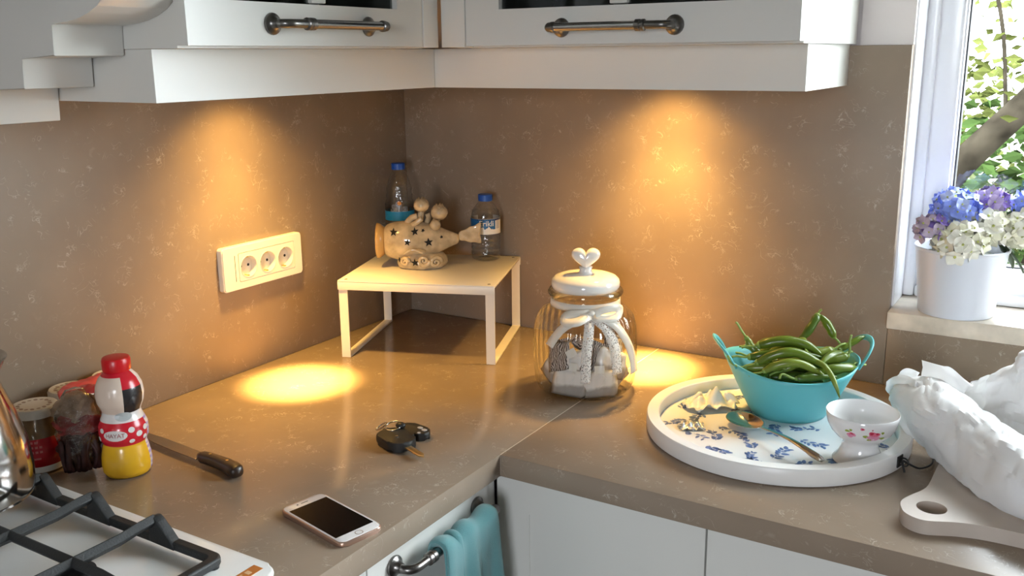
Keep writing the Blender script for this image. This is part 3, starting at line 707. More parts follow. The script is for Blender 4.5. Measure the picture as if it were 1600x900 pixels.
def pouch(seed, w_, h_, puff, m, parent, name='pouch'):
    bm = bmesh.new(); rnd = random.Random(seed); n = 9
    for s in (1, -1):
        rows = []
        for i in range(n+1):
            row = []
            for j in range(n+1):
                u, v = i/n*2-1, j/n*2-1; p = (1-u**4)*(1-v**4); q = noise.noise(Vector((u*2.2+seed, v*2.2, s)))
                row.append((u*w_/2*(1-.04*abs(v)), v*h_/2*(1-.05*u*u), s*puff*p*(.75+.7*q)+.006*noise.noise(Vector((u*1.2, v*1.2, seed+3.3)))))
            rows.append(row)
        grid(bm, rows)
    bmesh.ops.remove_doubles(bm, verts=bm.verts, dist=.0002)
    return finish(bm, name, m, parent, smooth=True)
JM = Matrix.Translation((JX, JY, ZC)) @ Matrix.Rotation(JA+math.pi/2, 4, 'Z')
bag0 = thing('tea_bag', 'wide white paper tea bag lying at the front left in the jar', 'tea bag', (0, 0, 0))
pouch(1, .064, .050, .008, M_tea, bag0)
boxobj('tag', (-.009, .020, .0085), (.009, .034, .0093), mat('tea_tag', (.70, .68, .62), .6), bag0)
bm = bmesh.new(); tube(bm, cr([(0, .021, .009), (.010, .012, .012), (.004, .002, .011), (0, -.004, .010)], 4), .0004, 4); finish(bm, 'string', M_label_w, bag0)
sac0 = thing('tea_sachet', 'brown and white striped sachet in the middle of the jar', 'tea sachet', (0, 0, 0))
pouch(5, .046, .055, .008, M_zeb, sac0)
boxobj('crimp', (-.022, .0272, -.0008), (.022, .0315, .0008), M_zeb, sac0)
def put(root, x, y, z, ex, ey, ez, first=False, label=None, group=None):
    r = root if first else dup(root, label=label)
    mt = JM @ Matrix.Translation((x, y, z)) @ Euler(tuple(math.radians(a) for a in (ex, ey, ez)), 'XYZ').to_matrix().to_4x4()
    r.location = mt.translation; r.rotation_euler = mt.to_euler()
    if group: r['group'] = group
    return r
put(bag0, -.026, -.058, .030, 68, 6, -10, True)
put(bag0, .026, -.062, .029, 82, -2, 8, label='wide white paper tea bag lying at the front right in the jar')
put(bag0, -.010, -.048, .056, 72, -30, 5, label='white paper tea bag standing with a raised corner behind the front pair')
for k, (x, y, z, a, b_, c) in enumerate(((-.052, -.028, .040, 70, 30, -50), (.056, -.020, .036, 75, -20, 60), (.046, .030, .032, 60, 20, 130), (-.045, .035, .032, 70, -20, 230), (0, .050, .034, 75, 10, 180), (0, 0, .014, 8, 5, 40), (.010, .012, .040, 20, 15, 80), (-.020, -.012, .036, 15, -20, 10), (.046, -.044, .062, 74, 25, 30))):
    put(bag0, x, y, z, a, b_, c, label='white paper tea bag tucked among others inside the ribbed jar', group='tea bags heaped in the jar')
put(sac0, .018, -.042, .068, 66, 22, 6, True)
put(sac0, -.046, -.036, .070, 60, -18, -28, label='striped sachet at the left side of the jar, above the front tea bags')
put(sac0, .052, -.012, .074, 62, 18, 40, label='dark striped sachet high at the right side of the jar')
put(sac0, .002, .012, .072, 30, 0, 70, label='striped sachet lying flat at the back of the jar heap')

# ================================================================== round tray and what lies on it
M_tray = mat('tray_white_paint', (.80, .79, .77), .32, var=.03, vscale=15)
M_trayf = mat('tray_print_ground', (.80, .82, .84), .25)
M_blue = mat('print_blue', (.10, .17, .40), .4, var=.35, vscale=90)
TX, TY, TR = .972, -.320, .2035
tray = thing('round_tray', 'large round white tray with a blue leaf print and raised rim', 'tray', (TX, TY, ZC))
bm = bmesh.new(); lathe(bm, [(TR-.004, .0005), (TR-.001, .002), (TR, .005), (TR, .0255), (TR-.0015, .028), (TR-.0185, .028), (TR-.020, .0265), (TR-.020, .008), (TR-.025, .002)], 128, closed=True); finish(bm, 'rim', M_tray, tray, autos=40)
bm = bmesh.new(); lathe(bm, [(TR-.021, .0022), (TR-.021, .008), (.0005, .008)], 96); finish(bm, 'floor_panel', M_trayf, tray)
spr = [(.81, -.295), (.872, -.41), (.829, -.375), (.9, -.399), (.899, -.277), (.916, -.37), (.881, -.212), (.975, -.326), (1.018, -.302), (1.041, -.355), (.956, -.404), (1.008, -.418), (.972, -.452), (.923, -.45), (1.128, -.314), (1.089, -.405), (.870, -.470), (.996, -.468), (.93, -.20), (1.0, -.175), (1.07, -.20), (1.115, -.25), (.85, -.34), (1.04, -.45)]
bm = bmesh.new(); rs = random.Random(3)
def leafpoly(cx, cy, a, l, wd):
    P = []
    for k in range(10):
        t = k/10*2*math.pi; P.append((l/2*math.cos(t), wd/2*math.sin(t)*(1-.35*math.cos(t))))
    P = [(cx+x*math.cos(a)-y*math.sin(a), cy+x*math.sin(a)+y*math.cos(a)) for x, y in P]
    if all(math.hypot(x, y) < TR-.022 for x, y in P): bm.faces.new([bm.verts.new((x, y, .0083)) for x, y in P])
for sx, sy in spr:
    x, y = sx-TX, sy-TY; a = rs.uniform(0, 6.28); L_ = rs.uniform(.030, .046)
    for k in range(7):
        t = k/6-.5; px_, py_ = x+math.cos(a)*L_*t+.004*math.sin(5*t)*-math.sin(a), y+math.sin(a)*L_*t+.004*math.sin(5*t)*math.cos(a)
        leafpoly(px_, py_, a+.1, L_/5.5, .0010)
        for s in (1, -1):
            if rs.random() < .85:
                b_ = a+s*rs.uniform(.6, 1.1); l = rs.uniform(.007, .013); leafpoly(px_+math.cos(b_)*l*.65, py_+math.sin(b_)*l*.65, b_, l, l*rs.uniform(.42, .65))
o = finish(bm, 'leaf_print', M_blue, tray); o['kind'] = 'stuff'
def rim_fitting(ang):
    c = Vector((TR*math.cos(ang), TR*math.sin(ang), .0155)); bm = bmesh.new(); box(bm, (-.0008, -.008, -.0085), (.0016, .008, .0085), .0005)
    bmesh.ops.transform(bm, matrix=Matrix.Translation(c) @ Matrix.Rotation(ang, 4, 'Z'), verts=bm.verts); finish(bm, 'handle_plate', M_black, tray)
    bm = bmesh.new(); P = [c+Vector((math.cos(ang), math.sin(ang), 0))*(.007+.0062*math.cos(t))+Vector((0, 0, .0062*math.sin(t))) for t in [2*math.pi*k/14 for k in range(15)]]; tube(bm, P, .0012, 6, cap=False); finish(bm, 'ring', M_black, tray, smooth=True)
    return c+Vector((math.cos(ang), math.sin(ang), 0))*.012
A0, A1 = math.atan2(-.3744-TY, 1.1727-TX), math.atan2(-.262-TY, 1.172-TX)
pa, pb = rim_fitting(A0), rim_fitting(A1)
bm = bmesh.new(); tube(bm, cr([pa+Vector((-.001, -.016, -.008)), pa+Vector((-.006, -.006, .004)), pa, pa+Vector((.016, .012, -.009)), (pa+pb)/2+Vector((.028, -.006, -.012)), pb+Vector((.016, -.012, -.008)), pb, pb+Vector((-.004, .006, .003)), pb+Vector((.004, .014, -.008))], 6), .0016, 8); finish(bm, 'wire_handle', M_black, tray, smooth=True)
ZT_ = ZC+.0084

# turquoise basket
M_turq = mat('turquoise_plastic', (.11, .46, .50), .42, spec=.4)
BX, BY = .9690, -.2360
bowl = thing('plastic_basket', 'turquoise soft plastic basket heaped with green peppers on the tray', 'bowl', (BX, BY, ZT_), RZ-.06)
bm = bmesh.new(); rows = []; nb = 72
def brim(t): return .0815+.016*abs(math.cos(t))**2.2
for i in range(11):
    v = i/10; row = []
    for k in range(nb):
        t = 2*math.pi*k/nb; r = .0600+(.1040-.0600)*v**.92*(1+.02*math.cos(2*t)); z = brim(t)*v
        row.append((r*math.cos(t)*(1.0+.03*v), r*math.sin(t)*.97, z))
    rows.append(row)
V = grid(bm, [[(p[0]*.02, p[1]*.02, .0004) for p in rows[0]], [(p[0]*.94, p[1]*.94, .0003) for p in rows[0]]]+rows, closeu=True)
bm.faces.new(V[0]); solid(finish(bm, 'basket_wall', M_turq, bowl, smooth=True), .0026, 0)
for s in (1, -1):
    bm = bmesh.new(); P = []
    for k in range(13):
        a = math.pi*k/12; t = .40*math.cos(a); h_ = math.sin(a)**.8
        r = .106+.020*h_; P.append((s*r*math.cos(t), r*math.sin(t)*1.02, brim(0)-.010+.038*h_))
    tube(bm, cr(P, 2), .0042, 8, flat=(.55, 1.2)); finish(bm, 'handle', M_turq, bowl, smooth=True)

# peppers
M_pep = [mat('pepper_green', (.098, .152, .012), .28, var=.18, vscale=25), mat('pepper_dark', (.060, .112, .010), .28, var=.2, vscale=25), mat('pepper_light', (.16, .215, .024), .3, var=.15, vscale=25)]
M_stem = mat('pepper_stem', (.20, .30, .06), .5, var=.2, vscale=60)
GP = 'slender green peppers heaped in the basket'
def pepper(label, P, r, mi=0, stem=None, group=None):
    """P: spine points in room coordinates, thick end first; stem: extra points beyond the thick end"""
    P = [Vector(p) for p in P]; o = P[len(P)//2].copy(); t = thing('green_pepper', label, 'pepper', o, 0, group)
    C_ = [p-o for p in cr(P, 6)]; n = len(C_); bm = bmesh.new()
    rad = [r*min(1, .62+.38*min(1, i/(n*.14)))*(1-.93*max(0, (i/n-.45)/.55)**1.7)*(1+.05*math.sin(i*.9)) for i in range(n)]
    tube(bm, C_, rad, 10); finish(bm, 'body', M_pep[mi], t, smooth=True)
    d = (C_[0]-C_[1]).normalized()
    bm = bmesh.new(); S = [Vector(p)-o for p in stem] if stem else [C_[0]+d*.008+Vector((0, 0, .001)), C_[0]+d*.018+Vector((0, 0, .004)), C_[0]+d*.027+Vector((0, 0, .004))]
    tube(bm, [C_[0]-d*.003, C_[0]+d*.002], [r*.80, r*.5], 10); cal = finish(bm, 'calyx', M_stem, t, smooth=True)
    bm = bmesh.new(); tube(bm, cr([C_[0]+d*.001]+S, 4), .0019, 7); finish(bm, 'stem', M_stem, t, smooth=True)
    return t
W = lambda a, b_, z: Vector((BX, BY, 0))+R_*a+F_*b_+Vector((0, 0, ZT_+z))      # a: right in the picture, b: away, z: above the tray floor
# the ones the photo singles out
pepper('long green pepper arched over the front left of the heap', [W(-.070, -.050, .100), W(-.040, -.058, .118), (W(-.010, -.060, .120)), W(.022, -.064, .106), W(.050, -.070, .092)], .0078, 0)
pepper('green pepper arched just in front of the topmost curved one', [W(-.062, -.066, .092), W(-.040, -.074, .106), W(-.012, -.076, .108), W(.018, -.076, .095), W(.034, -.078, .084)], .0070, 2)
pepper('green pepper along the top of the heap with a shiny bent tip', [W(-.060, -.015, .118), W(-.030, -.020, .127), W(.000, -.024, .126), W(.024, -.030, .118), W(.042, -.034, .104)], .0092, 0)
pepper('straight green pepper lying below the top one', [W(-.078, -.030, .104), W(-.045, -.036, .110), W(-.010, -.040, .113), W(.036, -.044, .107)], .0082, 1)
pepper('green pepper with a thin dark stem poking out at the left handle', [W(-.086, -.042, .090), W(-.060, -.050, .093), W(-.030, -.055, .095), W(.0, -.056, .096)], .0074, 2, stem=[W(-.098, -.040, .092), W(-.108, -.040, .098), W(-.114, -.040, .110)])
pepper('green pepper standing up at the left with its thick stem tip raised', [W(-.076, .000, .128), W(-.066, -.006, .112), W(-.050, -.012, .098), W(-.030, -.016, .088)], .0062, 2, stem=[W(-.084, .002, .140), W(-.090, .004, .150), W(-.093, .004, .153)])
pepper('dark green pepper leaning up to the right at the back', [W(.046, .020, .160), W(.036, .012, .146), W(.022, .004, .130), W(.006, .000, .118)], .0075, 1, stem=[W(.050, .022, .166), W(.053, .022, .168)])
pepper('green pepper hanging down right of the raised dark one', [W(.070, .004, .126), W(.064, .010, .140), W(.056, .016, .152), W(.048, .020, .160)], .0070, 0, stem=[W(.074, -.002, .122), W(.077, -.006, .118)])
pepper('green pepper with a thin tail hanging over the front rim of the basket', [W(.008, -.056, .108), W(.024, -.070, .106), W(.034, -.090, .097), W(.041, -.104, .078), W(.046, -.108, .062)], .0044, 2)
pepper('green pepper lying long across the front right', [W(.086, -.052, .092), W(.060, -.066, .096), W(.030, -.072, .094), W(.000, -.076, .090)], .0080, 0)
pepper('green pepper reaching into the right handle', [W(.075, -.010, .108), W(.095, -.004, .116), W(.112, .002, .124), W(.122, .006, .126)], .0052, 0)
pepper('short green pepper pointing up at the right of the heap', [W(.060, -.020, .112), W(.045, -.026, .110), W(.025, -.030, .106), W(.012, -.032, .100)], .0078, 2)
pepper('green pepper with an upright pale stem near the right handle', [W(.080, -.036, .106), W(.066, -.042, .104), W(.046, -.046, .100), W(.020, -.050, .096)], .0072, 0, stem=[W(.084, -.034, .116), W(.083, -.032, .128), W(.086, -.030, .140)])
pepper('green pepper with a curled white stem at the front rim', [W(-.016, -.086, .086), W(-.000, -.084, .087), W(.020, -.082, .087), W(.050, -.078, .086)], .0062, 1, stem=[W(-.024, -.088, .088), W(-.036, -.088, .094), W(-.042, -.090, .094), W(-.044, -.092, .088)])
pepper('green pepper lying diagonally at the right of the heap, tip to the front', [W(.078, -.020, .104), W(.060, -.034, .108), W(.040, -.050, .106), W(.026, -.064, .098)], .0066, 0)
pepper('small dark green pepper low at the right front rim', [W(.082, -.044, .090), W(.066, -.058, .092), W(.046, -.070, .090), (W(.026, -.078, .087))], .0062, 1)
pepper('green pepper high in the middle, pointing away to the back', [W(.012, -.030, .118), W(.014, -.012, .122), W(.020, .008, .118), W(.026, .026, .108)], .0074, 2)
pepper('green pepper at the back left of the heap beside the raised stem', [W(-.052, .012, .112), W(-.030, .010, .118), W(-.006, .008, .116), W(.016, .010, .108)], .0076, 1)
rp = random.Random(11)
for k in range(24):
    lay = k % 3; z = (.055, .075, .092)[lay]; rm = (.045, .055, .052)[lay]
    a_ = rp.uniform(-.35, .35)+(math.pi if k % 2 else 0); ox, oy = rp.uniform(-rm*.5, rm*.5), rp.uniform(-rm*1.05, rm*1.05); hl = math.sqrt(max(.0006, (rm+.028)**2-oy*oy))*.88; L_ = min(rp.uniform(.036, .052), hl)
    dx, dy = math.cos(a_)*L_, math.sin(a_)*L_*.5; up = rp.uniform(-.004, .012)
    pepper('slender green pepper lying among others inside the turquoise basket', [W(ox*.5-dx, oy-dy, z), W(ox*.5-dx*.35, oy-dy*.35, z+up), W(ox*.5+dx*.35, oy+dy*.35, z+up), W(ox*.5+dx, oy+dy, z-.004)], rp.uniform(.0060, .0085), k % 3, group=GP)

# footed cup with rose transfers
M_porc = mat('white_porcelain', (.80, .80, .80), .08, coat=.4)
CX, CYc = 1.1145, -.3830
cup = thing('footed_cup', 'white footed porcelain cup with pink rose transfers on the tray', 'cup', (CX, CYc, ZT_), AV(CX, CYc)+math.pi/2)
pc = [(.0005, .002), (.034, .0015), (.0370, .0003), (.0380, .002), (.0360, .005), (.0305, .012), (.0265, .021), (.0250, .029), (.0270, .034), (.0350, .040), (.0430, .049), (.0480, .059), (.0505, .069), (.0512, .0760), (.0505, .0766), (.0495, .0755), (.0470, .060), (.0420, .050), (.0340, .0425), (.0200, .0395), (.0005, .039)]
bm = bmesh.new(); lathe(bm, pc, 64); finish(bm, 'body', M_porc, cup, autos=60)
def cupr(z):
    for (ra, za), (rb, zb) in zip(pc[7:13], pc[8:14]):
        if za <= z <= zb: return ra+(rb-ra)*(z-za)/(zb-za)
    return .05
def transfer(blobs, m, name, n=12):
    bm = bmesh.new()
    for cx, cz, rx, rz_ in blobs:
        vs = []
        for k in range(n):
            t = 2*math.pi*k/n; q = 1+.12*math.sin(3*t+cx*900); x = cx+rx*q*math.cos(t); z = cz+rz_*q*math.sin(t); r = cupr(z)+.00035; vs.append(bm.verts.new((x, -math.sqrt(max(1e-5, r*r-x*x)), z)))
        bm.faces.new(vs)
    o = finish(bm, name, m, cup); o['kind'] = 'stuff'
M_pink, M_red, M_leaf = mat('transfer_pink', (.72, .16, .26), .3), mat('transfer_red', (.50, .02, .06), .3), mat('transfer_green', (.30, .38, .06), .3)
M_lil = mat('transfer_lilac', (.70, .30, .45), .3)
transfer([(.006, .0555, .0035, .0025), (.0275, .0520, .0035, .002), (.011, .0500, .003, .002), (-.0185, .0610, .0035, .0018), (-.0140, .0635, .002, .0018), (.0285, .0615, .002, .002)], M_leaf, 'leaf_transfer')
transfer([(.0165, .0520, .0062, .0040), (.0115, .0545, .004, .003), (.0215, .0535, .004, .003), (-.0140, .0535, .0042, .0032), (-.0100, .0560, .0035, .003)], M_lil, 'rose_transfer')
transfer([(.0150, .0605, .0050, .0040), (.0215, .0595, .0038, .0032), (.0170, .0565, .004, .003), (-.0125, .0570, .0036, .003), (-.0165, .0555, .0026, .0022), (.0015, .0675, .0030, .0020)], M_pink, 'rose_transfer')
for o in [c for c in cup.children if c.name.startswith('rose_transfer.001')]: pass
transfer([(.0142, .0612, .0026, .0022), (.0215, .0608, .0020, .0017), (-.0122, .0577, .0018, .0015), (.0020, .0676, .0014, .0011), (.0150, .0668, .0012, .0009)], M_red, 'rose_heart')

# spoon
spoon = thing('spoon', 'stainless steel spoon lying across the front of the tray', 'spoon', (.961, -.3665, ZT_), math.atan2(-.4386+.313, 1.0753-.9003)); spoon.scale = (1.06, 1.06, 1); spoon.rotation_euler.x = .16; spoon.location.z += .0015
M_spoon = mat('polished_stainless', (.62, .61, .60), .10, 1)
rows = []
for i in range(15):
    u = i/14; x = -.070+.078*u; hw = .0215*math.sqrt(max(0, 1-(2*u-1)**2))**.9*(1-.25*(u-.4)) if 0 < u < 1 else .003; hw = max(hw, .0030); dep = .0095*math.sin(math.pi*min(1, u*1.02))**.8
    rows.append([(x, hw*s, .0125+.004*u*u-dep*(1-s*s)) for s in [k/4-1 for k in range(9)]])
bm = bmesh.new(); grid(bm, rows); subs(solid(finish(bm, 'spoon_bowl', M_spoon, spoon, smooth=True), .0012))
rows = []
for i in range(13):
    u = i/12; x = .006+.134*u; hw = .0030+.0055*u**2.2 if u < .93 else .0075*(1-(u-.93)/.16); z = .0162+.008*math.sin(math.pi*u*.9)-.002*u
    rows.append([(x, hw*s, z-.0008*s*s) for s in (-1, -.5, 0, .5, 1)])
bm = bmesh.new(); grid(bm, rows); subs(solid(finish(bm, 'spoon_handle', M_spoon, spoon, smooth=True), .0020))

# scraps on the tray
def crumple(name, label, cat, loc, rz, w_, d_, h_, m, seed, n=20, th=.0004):
    bm = bmesh.new(); rows = []
    for i in range(n+1):
        row = []
        for j in range(n+1):
            u, v = i/n-.5, j/n-.5; s = Vector((u*3+seed, v*3, seed*.7))
            q = abs(noise.noise(s))*1.6+.5*abs(noise.noise(s*2.3)); e = 1-.25*noise.noise(Vector((u*2, v*2, seed+9)))
            row.append((u*w_*e*(1-.25*q), v*d_*e*(1-.2*q), .0012+h_*max(0, q*(1-1.6*(u*u+v*v)))+.12*h_*(math.cos(v*4)+.1)))
        rows.append(row)
    grid(bm, rows); lo = min(v.co.z for v in bm.verts)
    for v in bm.verts: v.co.z += .0005-lo
    o = solid(finish(bm, name, m, None, smooth=True, loc=loc, rot=(0, 0, rz)), th); return tag(o, label, cat)
M_film = mat('frosted_wrapper', (.74, .76, .72), .35, spec=.4); M_foil = mat('silver_foil', (.55, .56, .58), .35, .6)
crumple('paper_wrapper', 'crumpled white wrapper lying at the left of the tray', 'wrapper', (.853, -.285, ZT_), RZ+.3, .092, .062, .030, M_film, 4.2)
crumple('foil_scrap', 'small grey foil scrap at the far left of the tray', 'foil', (.858, -.390, ZT_), RZ, .044, .030, .012, M_foil, 8.7, 12)

# ================================================================== cutting board, paper bags
M_board = mat('beige_stone_board', (.50, .43, .37), .38, var=.07, vscale=20)
cb = thing('cutting_board', 'beige cutting board with a round hole in its handle', 'cutting board', (1.2306, -.5147, ZC+.0003))
out = [(1.1955, -.527), (1.2021, -.5430), (1.2152, -.5530), (1.2297, -.5551), (1.2457, -.5490), (1.2662, -.5400), (1.2978, -.5330), (1.3372, -.5320), (1.3900, -.5330), (1.62, -.5330), (1.635, -.52), (1.635, -.31), (1.62, -.297), (1.26, -.297), (1.232, -.305), (1.222, -.330), (1.2190, -.3846), (1.2174, -.4450), (1.2120, -.4680), (1.2040, -.4850), (1.1963, -.5035), (1.1940, -.516)]
out = [(p.x, p.y) for p in cr([Vector((x-1.2306, y+.5147, 0)) for x, y in out+out[:1]], 3)[:-1]]
hole = [(.0005+.0185*math.cos(t), .0005+.0185*math.sin(t)) for t in [2*math.pi*k/32 for k in range(32)]]
bm = bmesh.new(); H_ = .0195
lo, hi = [], []
for z in (0, H_):
    o_ = [bm.verts.new((x, y, z)) for x, y in out]; i_ = [bm.verts.new((x, y, z)) for x, y in hole]
    es = [bm.edges.new((o_[k], o_[(k+1) % len(o_)])) for k in range(len(o_))]+[bm.edges.new((i_[k], i_[(k+1) % 32])) for k in range(32)]
    bmesh.ops.triangle_fill(bm, edges=es, use_beauty=True); lo.append(o_); hi.append(i_)
for a, b_ in (lo, hi):
    for k in range(len(a)): bm.faces.new((a[k], a[(k+1) % len(a)], b_[(k+1) % len(a)], b_[k]))
finish(bm, 'board', M_board, cb, autos=40)

M_paper = mat('white_tissue_paper', (.94, .94, .94), .7)
def crease(m):           # fine folded facets of crumpled tissue
    nt = m.node_tree; N = nt.nodes.new; L = nt.links.new; tc = N('ShaderNodeTexCoord'); wn = N('ShaderNodeTexNoise'); wn.inputs['Scale'].default_value = 14
    mp = N('ShaderNodeMixRGB'); mp.blend_type = 'ADD'; mp.inputs[0].default_value = .12; v = N('ShaderNodeTexVoronoi'); v.feature = 'DISTANCE_TO_EDGE'; v.inputs['Scale'].default_value = 16
    L(tc.outputs['Object'], wn.inputs['Vector']); L(tc.outputs['Object'], mp.inputs[1]); L(wn.outputs['Color'], mp.inputs[2]); L(mp.outputs[0], v.inputs['Vector'])
    bp = N('ShaderNodeBump'); bp.inputs['Strength'].default_value = .3; bp.inputs['Distance'].default_value = .004; L(v.outputs['Distance'], bp.inputs['Height']); L(bp.outputs[0], nt.nodes['Principled BSDF'].inputs['Normal'])
crease(M_paper)
def translucent(m, k):   # thin paper lets some of the window light through
    nt = m.node_tree; o = nt.nodes['Material Output']; b = nt.nodes['Principled BSDF']; t = nt.nodes.new('ShaderNodeBsdfTranslucent'); t.inputs[0].default_value = b.inputs['Base Color'].default_value
    x = nt.nodes.new('ShaderNodeMixShader'); x.inputs[0].default_value = k; nt.links.new(b.outputs[0], x.inputs[1]); nt.links.new(t.outputs[0], x.inputs[2]); nt.links.new(x.outputs[0], o.inputs[0])
translucent(M_paper, .30)
def sheet(name, G, nu, nv, amp, seed, parent, back=True, th=.0005):
    """crumpled paper over a net of control points (rows run front -> back)"""
    C_ = [cr([Vector(p) for p in c], nv) for c in G]; m_ = len(C_[0]); cols = [cr([c[j] for c in C_], nu) for j in range(m_)]
    n_ = len(cols[0]); P = [[cols[j][i].copy() for j in range(m_)] for i in range(n_)]; Q = []
    for i in range(n_):
        row = []
        for j in range(m_):
            du = P[min(i+1, n_-1)][j]-P[max(i-1, 0)][j]; dv = P[i][min(j+1, m_-1)]-P[i][max(j-1, 0)]; nn = du.cross(dv)
            nn = nn.normalized() if nn.length > 1e-9 else Vector((0, 0, 1)); q = P[i][j]; s = Vector((seed+(.64*q.x-.77*q.y)*9, (.77*q.x+.64*q.y)*24, q.z*24))
            wv = Vector((noise.noise(q*18), noise.noise(q*18+Vector((7, 3, 1))), noise.noise(q*18+Vector((2, 9, 4)))))*.5
            d1, d2 = noise.voronoi(s*.9+wv)[0][:2]; e1, e2 = noise.voronoi(s*2.2+wv*2)[0][:2]        # folds meet in sharp creases
            h_ = (.35-abs(noise.noise(s*.6)))*1.3+min(.5, d2-d1)*1.5+min(.4, e2-e1)*.75-.6
            row.append(P[i][j]+nn*amp*h_+Vector((noise.noise(s*1.3), noise.noise(s*1.3+Vector((5, 5, 5))), 0))*amp*.5)
        Q.append(row)
    bm = bmesh.new(); grid(bm, Q); o = solid(finish(bm, name, M_paper, parent, autos=24), th); return o
G = [[(1.1261, -.2253, .945), (1.1253, -.2409, .965), (1.1355, -.2546, .985), (1.1346, -.2061, .975)],
     [(1.1585, -.2888, .935), (1.1667, -.3315, .985), (1.1689, -.2925, 1.01), (1.1655, -.2351, 1.0)],
     [(1.1913, -.3321, .925), (1.2016, -.3835, .99), (1.204, -.3482, 1.02), (1.1951, -.2838, 1.02)],
     [(1.2213, -.374, .923), (1.2335, -.4045, .985), (1.2375, -.3607, 1.015), (1.2271, -.3035, 1.01)],
     [(1.2629, -.4367, .923), (1.2698, -.4445, .98), (1.2702, -.4015, 1.01), (1.2608, -.3366, 1.0)],
     [(1.3008, -.4744, .923), (1.3072, -.4908, .98), (1.3042, -.4452, 1.01), (1.2883, -.3756, 1.0)],
     [(1.335, -.4981, .923), (1.3402, -.5136, .98), (1.3385, -.4572, 1.0), (1.3256, -.4026, .99)],
     [(1.3775, -.5252, .923), (1.3818, -.5364, .975), (1.3818, -.4724, .99), (1.3713, -.4249, .98)],
     [(1.46, -.5252, .923), (1.46, -.5364, .975), (1.46, -.4724, .985), (1.45, -.4249, .97)],
     [(1.53, -.500, .923), (1.53, -.500, .94), (1.53, -.46, .945), (1.52, -.43, .935)]]
for k, c in enumerate(G):
    f0, b0 = Vector(c[0]), Vector(c[-1]); back = b0+F_*.030+Vector((0, 0, -.035)); base = b0+F_*.020; base.z = max(.9215, .9225)
    under = (f0+base)/2; under.z = .9222 if k > 2 else .934
    if k < 3: base.z = .934
    c.insert(0, tuple(under)); c += [tuple(back), tuple(base), tuple(under+Vector((0, 0, .0004)))]
pb_ = thing('paper_bag', 'crumpled white paper bag lying over the cutting board beside the tray', 'paper bag', (0, 0, 0))
sheet('bag_body', G, 15, 9, .0072, 2, pb_)
sheet('bag_mouth_flap', [[(1.174, -.275, .995), (1.1735, -.264, 1.016), (1.1719, -.2532, 1.034)], [(1.199, -.296, 1.005), (1.201, -.292, 1.026), (1.202, -.2898, 1.041)], [(1.220, -.310, 1.006), (1.219, -.303, 1.027), (1.218, -.2974, 1.042)], [(1.236, -.316, 1.004), (1.240, -.310, 1.016), (1.247, -.302, 1.022)]], 8, 8, .004, 9, pb_)
sheet('bag_mouth_flap', [[(1.130, -.215, .965), (1.128, -.232, .985), (1.136, -.235, .998)], [(1.146, -.232, .985), (1.147, -.240, 1.002), (1.149, -.240, 1.014)], [(1.164, -.250, .995), (1.166, -.250, 1.006), (1.168, -.246, 1.012)]], 7, 7, .004, 14, pb_)
sheet('bag_mouth_flap', [[(1.126, -.205, .950), (1.118, -.222, .968), (1.120, -.236, .985)], [(1.134, -.232, .968), (1.130, -.244, .985), (1.134, -.246, 1.000)], [(1.150, -.262, .985), (1.150, -.266, .998), (1.152, -.262, 1.010)], [(1.172, -.300, .998), (1.172, -.300, 1.008), (1.172, -.290, 1.014)]], 7, 7, .005, 21, pb_)
pb2 = thing('paper_bag', 'second crumpled white paper bag standing behind, at the right edge', 'paper bag', (0, 0, 0))
G2 = [[(1.253, -.163, .935), (1.2595, -.2537, .99), (1.2633, -.2788, 1.02), (1.262, -.235, 1.018)],
      [(1.2864, -.1715, .93), (1.2873, -.2464, .98), (1.2911, -.3074, 1.045), (1.289, -.27, 1.048)],
      [(1.3157, -.2042, .925), (1.3153, -.2557, .98), (1.3104, -.3448, 1.080), (1.308, -.31, 1.085)],
      [(1.3591, -.2347, .925), (1.356, -.2523, .98), (1.3429, -.3111, 1.09), (1.345, -.28, 1.10)],
      [(1.43, -.2347, .925), (1.43, -.2523, .98), (1.42, -.3111, 1.08), (1.42, -.27, 1.085)],
      [(1.47, -.2247, .925), (1.475, -.2323, .96), (1.47, -.2411, 1.02), (1.47, -.22, 1.02)]]
for c in G2:
    b0 = Vector(c[-1]); base = Vector(c[0])+F_*.07; base.z = .903; f = Vector(c[0]); f.z = .903
    c[0] = tuple(f); c += [tuple((b0+base)/2+F_*.03), tuple(base), tuple((base+f)/2)]
sheet('bag_body', G2, 13, 9, .0075, 5, pb2)

# ================================================================== flower pot on the sill
M_pot = mat('white_enamel_pot', (.60, .62, .68), .30)
PX0, PY0, PZ = 1.1805, .0360, 1.0428
pot = thing('flower_pot', 'white enamel flower pot standing on the window sill', 'flower pot', (PX0, PY0, PZ), RZ)
bm = bmesh.new(); lathe(bm, [(.0005, .002), (.058, .002), (.0605, .0003), (.0615, .004), (.0745, .1130), (.0765, .1145), (.0770, .1175), (.0755, .1190), (.0735, .1175), (.0600, .010), (.0005, .008)], 56); finish(bm, 'body', M_pot, pot, autos=45)
bm = bmesh.new(); lathe(bm, [(.0715, .100), (.0400, .106), (.0005, .108)], 24); finish(bm, 'filling', mat('dark_moss', (.03, .035, .02), .9), pot)
M_pet1 = [mat('petal_blue', (.24, .32, .80), .6, var=.25, vscale=60), mat('petal_paleblue', (.44, .52, .88), .6, var=.2, vscale=60)]
M_pet2 = [mat('petal_violet', (.29, .19, .56), .6, var=.3, vscale=60), mat('petal_mauve', (.42, .33, .56), .6, var=.2, vscale=60)]
M_pet3 = [mat('petal_white', (.78, .76, .66), .6, var=.1, vscale=60), mat('petal_cream', (.72, .70, .54), .6, var=.12, vscale=60)]
M_pet4 = [mat('petal_mauve_grey', (.44, .36, .46), .6, var=.2, vscale=60), M_pet2[0]]
M_eye = mat('floret_eye', (.42, .45, .12), .6); M_green = mat('flower_stem', (.06, .10, .03), .6)
